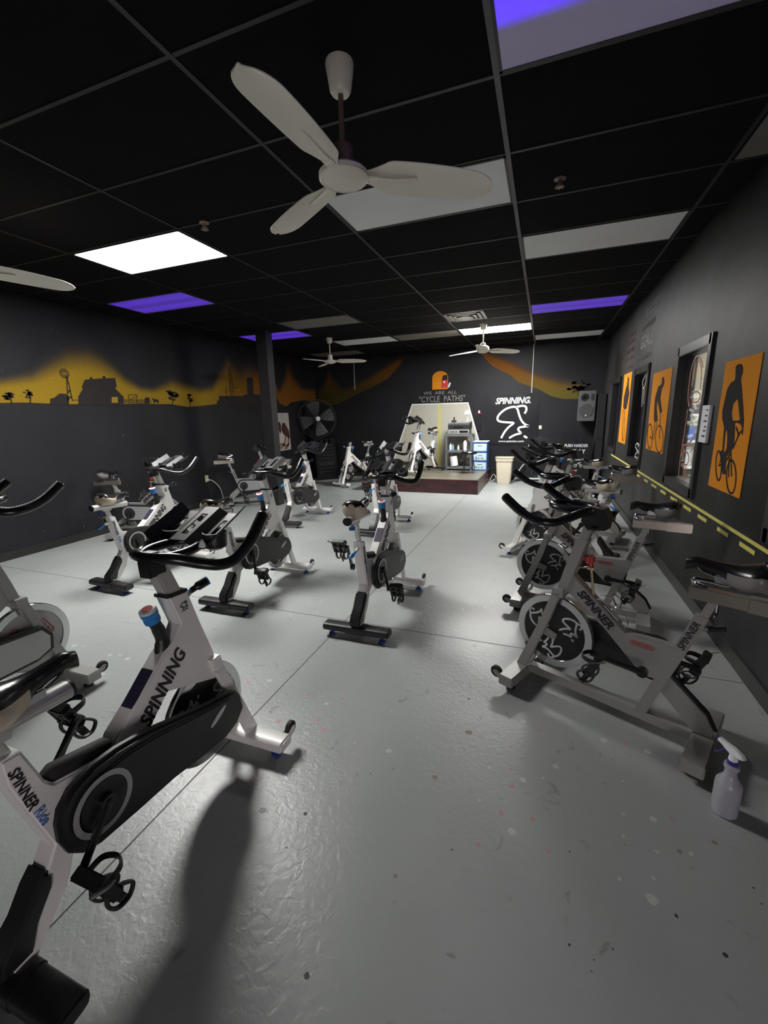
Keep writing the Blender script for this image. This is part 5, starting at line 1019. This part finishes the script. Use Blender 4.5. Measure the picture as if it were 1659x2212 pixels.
bm = NB(); emblem(bm, pb_, -.40, 1.32, .70, .045, 0); attach(finish('cyclist_emblem', bm, M_print), t)
t = thing('conduit', 'thin white conduit pipe dropping from the ceiling behind the banner', 'pipe', (-.02, BK - .02, 1.95))
bm = NB(); cyl(bm, (0, 0, 0.0), (0, 0, CEIL - 1.95), .011, seg=12); finish('upper_pipe', bm, M_cable, t); bm = NB(); cyl(bm, (0, 0, -1.45), (0, 0, -1.13), .011, seg=12); finish('lower_pipe', bm, M_cable, t)
t = thing('conduit', 'short thin white rod hanging from the ceiling at the left of the back wall', 'pipe', (-4.24, 7.86, 2.2)); bm = NB(); cyl(bm, (0, 0, 0), (0, 0, CEIL - 2.2), .008, seg=10); finish('pipe', bm, M_cable, t)
t = thing('wall_hook', 'red and white hook with a hanging black cord right of the painted road', 'hook', (-1.148, BK, 1.53))
bm = NB(); box(bm, -.018, .018, -.02, -.001, .0, .07, bev=.003); finish('hook_plate', bm, M_lampw, t)
bm = NB(); tube(bm, smooth_path([(-.08, -.02, -.03), (-.03, -.02, .005), (.03, -.02, .005), (.08, -.02, -.03)], 4), .006, 6); finish('red_clip', bm, M_red, t)
bm = NB(); tube(bm, smooth_path([(-.07, -.02, -.03), (-.05, -.03, -.2), (-.02, -.03, -.36), (.04, -.03, -.36), (.03, -.03, -.2), (.06, -.02, -.03)], 5), .007, 6); finish('cord', bm, M_black, t)
t = thing('wall_switch', 'small glowing amber switch on the back wall right of the banner', 'switch', (.198, BK, 1.203))
bm = NB(); box(bm, -.03, .03, -.008, -.001, -.04, .04, bev=.002); finish('plate', bm, M_cable, t)
bm = NB(); lathe(bm, [(.018, .008), (.012, .018)], M=Matrix.Rotation(PI / 2, 4, 'X'), seg=14); finish('amber_button', bm, M_amber, t)

# speaker on a wall bracket, dark panel, chalkboards
t = thing('wall_speaker', 'dark grey loudspeaker hung on the back wall at the right', 'speaker', (1.08, 7.68, 1.33), math.radians(-4))
bm = NB(); prism(bm, [(-.15, 0), (.13, .03), (.13, .57), (-.15, .60)], -.165, .165, .012); finish('cabinet', bm, M_darkgrey, t)
Rf = Matrix.Rotation(PI / 2, 4, 'X')
bm = NB(); lathe(bm, [(.135, .150), (.138, .158), (.13, .160), (.10, .157), (.0, .158)], c=(-.005, 0, .21), M=Rf, seg=40); finish('woofer_grille', bm, mat('speaker_grille', (.035, .036, .037), .6, noise=.3, nscale=200), t)
bm = NB(); lathe(bm, [(.078, .1505), (.07, .153), (.045, .150), (.03, .1505)], c=(-.04, 0, .47), M=Rf, seg=30); finish('horn', bm, M_gloss, t)
bm = NB(); box(bm, .07, .13, -.155, -.150, .41, .54, bev=.008); finish('port', bm, M_black, t)
bm = NB(); lathe(bm, [(.016, .158), (.014, .162)], c=(-.005, 0, .11), M=Rf, seg=16); finish('round_badge', bm, M_grey, t)
bm = NB(); box(bm, -.03, .03, .13, .235, .25, .35, bev=.005); finish('wall_bracket', bm, M_black, t)
bm = NB(); box(bm, 1.27, 1.405, 7.30, 7.90, 0, 1.86, bev=.01); cb = finish('corner_panel', bm, mat('matt_black', (.006, .006, .007), .8, noise=.2)); tag(cb, 'tall matt black panel in the far right corner beneath the speaker', 'cabinet')  # plain tall black block filling the corner, thin slabs on its front
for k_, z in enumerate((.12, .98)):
    bm = NB(); box(bm, 1.28, 1.395, 7.292, 7.30, z, z + (.83 if k_ == 0 else .84), bev=.004); finish('front_slab', bm, MATS['matt_black'], cb)
def sandwich_board(name, lab, x, y, rz, w, h, write):
    t = thing('chalkboard_sign', lab, 'chalkboard', (x, y, 0), rz)
    for s_, nm in ((-1, 'front_board'), (1, 'rear_board')):
        Mx = Matrix.Translation((0, s_ * .22, 0)) @ Matrix.Rotation(-s_ * .0 + s_ * math.atan2(.20, h), 4, 'X')
        bm = NB()
        box(bm, -w / 2, w / 2, -.012, .012, .0, h - .12, M=Mx)
        # frame head with three carrying holes
        xs = [-w / 2, -w * .30, -w * .18, -w * .05, w * .06, w * .16, w * .27, w / 2]
        for i in range(0, 8, 2): box(bm, xs[i], xs[i + 1], -.012, .012, h - .12, h - .03, M=Mx)
        box(bm, -w / 2, w / 2, -.012, .012, h - .03, h, M=Mx)
        for sx in (-1, 1): box(bm, sx * (w / 2 - .02) - .02, sx * (w / 2 - .02) + .02, -.016, .016, .0, h, M=Mx, bev=.003)
        b = finish(nm, bm, M_board, t)
        if s_ < 0:
            p = Plane(Mx @ Vector((0, -.012, 0)), (1, 0, 0), (Mx.to_3x3() @ Vector((0, 0, 1))))
            bm = NB(); write(bm, p); finish('chalk_writing', bm, M_chalkwhite if name == 'r' else M_chalkfaint, b)
    return t
M_chalkwhite = mat('bright_chalk', (.62, .62, .66), .8, noise=.25, nscale=60); M_chalkfaint = mat('smudged_chalk', (.12, .12, .12), .9, noise=.5, nscale=40)
def wr(b, p):
    for s, y, sz, f in (('PUSH HARDER', .85, .085, .44), ('TODAY', .73, .12, .36), ('ADVANCE', .565, .05, .30), ('NT', .33, .06, .10)): text_into(b, p, s, sz, .0, y, bold=.012, fit=f)
    for c in (-.02, .085): ring2(b, p, (c + .03, .44), .026, .006)
    rib2(b, p, [(.01, .44), (.04, .475), (.09, .48), (.115, .44)], .006); ring2(b, p, (.125, .515), .012, .010); rib2(b, p, [(.05, .48), (.08, .505), (.11, .50)], .010)
sandwich_board('r', 'black chalkboard sign reading PUSH HARDER by the back wall at the right', .92, 7.42, math.radians(-3), .55, 1.04, wr)
def wl(b, p):
    rn = random.Random(6); y = .86
    for row in range(9):
        x = -.2
        while x < .2:
            rib2(b, p, [(x + i * .012, y + rn.uniform(-.014, .014)) for i in range(4)], .006); x += rn.uniform(.045, .07)
        y -= .082
    rib2(b, p, [(-.20, .40), (.2, .41)], .006)
sandwich_board('l', 'dark smudged chalkboard sign on the floor in the far left corner', -4.90, 7.30, math.radians(48), .56, 1.03, wl)
# poster of a rider on the left wall
t = thing('cycling_poster', 'pale unframed poster of a rider leaning over handlebars on the left wall', 'poster', (LX, 6.28, 1.2))
bm = NB(); poly2(bm, pl, [(6.0, .79), (6.57, .80), (6.55, 1.65), (6.0, 1.65)], .001, .005); attach(finish('print_sheet', bm, mat('poster_pale', (.42, .39, .36), .5, noise=.35, nscale=4)), t)
def rp(b):
    poly2(b, pl, [(6.10, 1.42), (6.17, 1.46), (6.22, 1.36), (6.20, 1.22), (6.15, 1.18), (6.10, 1.32)], .005, .007); poly2(b, pl, [(6.22, 1.30), (6.27, 1.42), (6.36, 1.43), (6.44, 1.34), (6.52, 1.24), (6.55, 1.10), (6.50, 1.02), (6.44, 1.10), (6.36, 1.12), (6.28, 1.18), (6.22, 1.25)], .005, .007)
attach((lambda b: (rp(b), finish('dark_hair_shape', b, mat('poster_dark', (.06, .022, .02), .5, noise=.3)))[1])(NB()), t)
bm = NB()
for q in ([(6.36, 1.15), (6.34, 1.02), (6.26, .92), (6.14, .85)], [(6.48, 1.08), (6.46, .95), (6.40, .86), (6.30, .84)], [(6.08, .90), (6.2, .95), (6.35, .90), (6.5, .93)]): rib2(bm, pl, q, .05, .007, .009, sm=4)
attach(finish('arms_and_bars', bm, mat('poster_brown', (.2, .09, .07), .5, noise=.4)), t)
# big drum fan in the corner
t = thing('wall_fan', 'large dark industrial fan with a white hub cap high in the far left corner', 'fan', (-5.0, 7.22, 0), math.radians(38))
bm = NB(); cyl(bm, (0, .12, 1.5), (0, .52, 1.5), .026); finish('mounting_arm', bm, M_black, t)
bm = NB()
for r_ in (.46, .40, .32, .24, .16): tube(bm, [(r_ * math.cos(a), -.09 - .02 * (1 - r_ / .46), 1.50 + r_ * math.sin(a)) for a in [2 * PI * k / 40 for k in range(40)]], .0035 if r_ < .45 else .008, 6, closed=True)
tube(bm, [(.46 * math.cos(a), .06, 1.50 + .46 * math.sin(a)) for a in [2 * PI * k / 40 for k in range(40)]], .008, 6, closed=True)
for k in range(28):
    a = 2 * PI * k / 28; tube(bm, [(.05 * math.cos(a), -.115, 1.5 + .05 * math.sin(a)), (.3 * math.cos(a), -.105, 1.5 + .3 * math.sin(a)), (.46 * math.cos(a), -.085, 1.5 + .46 * math.sin(a))], .002, 4)
finish('wire_guard', bm, M_black, t)
for k in range(4):
    a0 = math.radians(105) + k * PI / 2; bm = NB(); g_ = []
    for i in range(9):
        u = i / 8; r_ = .06 + .36 * u; row = []
        for j in range(7): s_ = (j / 6 - .5) * (1.05 - .25 * u) ; a = a0 + s_; row.append((r_ * math.cos(a), -.03 + .06 * (j / 6 - .5), 1.5 + r_ * math.sin(a)))
        g_.append([bm.verts.new(p) for p in row])
    for i in range(8):
        for j in range(6): bm.faces.new((g_[i][j], g_[i + 1][j], g_[i + 1][j + 1], g_[i][j + 1]))
    bmesh.ops.solidify(bm, geom=bm.faces[:], thickness=.004); finish('blade', bm, mat('grey_blade', (.13, .135, .14), .45, .2, noise=.15), t)
bm = NB(); lathe(bm, [(.055, .115), (.052, .13), (.03, .142), (.0, .144)], c=(0, 0, 1.5), M=Rf); finish('hub_cap', bm, M_print, t)
bm = NB(); cyl(bm, (0, -.02, 1.5), (0, .14, 1.5), .085); finish('motor', bm, M_darkgrey, t)
# outlet and cord
t = thing('wall_outlet', 'cream power outlet on the left wall with a plug in it', 'outlet', (LX, 3.745, .49)); bm = NB(); box(bm, .0005, .008, -.04, .04, -.06, .06, bev=.002); finish('cover_plate', bm, mat('cream_plate', (.6, .55, .3), .5, noise=.05), t)
bm = NB(); box(bm, .008, .035, -.015, .015, -.04, -.005, bev=.003); finish('socket_face', bm, M_cable, t)
bm = NB(); tube(bm, smooth_path([(LX + .03, 3.745, .47), (LX + .09, 3.80, .44), (LX + .12, 3.92, .30), (LX + .10, 4.0, .10), (LX + .12, 3.98, .012), (LX + .16, 3.7, .010), (LX + .15, 3.4, .010)], 8), .007, 8)
tag(finish('extension_cord', bm, M_cable), 'thin white cord hanging from the left wall outlet to the floor', 'cord')
# spray bottle
t = thing('spray_bottle', 'clear white plastic spray bottle with blue trigger standing on the floor at the lower right', 'spray bottle', (1.005, -.575, 0), math.radians(35))
M_hdpe = mat('milky_plastic', (.46, .47, .52), .35, noise=.03, trans=.25)
bm = NB(); lathe(bm, [(.036, .0), (.041, .004), (.042, .02), (.042, .125), (.040, .135), (.030, .150), (.022, .163), (.019, .178), (.019, .192), (.024, .197), (.024, .212), (.015, .216)], seg=36); finish('bottle_body', bm, M_hdpe, t)
bm = NB(); lathe(bm, [(.0175, .214), (.0175, .232), (.012, .232)], seg=24); finish('blue_collar', bm, mat('deep_blue_plastic', (.03, .03, .22), .35, noise=.05), t)
bm = NB(); lathe(bm, [(.0155, .230), (.014, .245), (.010, .252)], seg=20); prism(bm, [(-.038, .262), (-.030, .256), (.008, .250), (.045, .268), (.060, .272), (.058, .284), (.0, .283), (-.030, .274)], -.010, .010, .003); finish('spray_head', bm, M_print, t)
bm = NB(); tube(bm, smooth_path([(0, .028, .262), (0, .038, .245), (0, .050, .228), (0, .066, .216)], 4), .006, 8, flat=.6); box(bm, -.008, .008, .055, .064, .272, .284, bev=.002); finish('trigger', bm, MATS['deep_blue_plastic'], t)
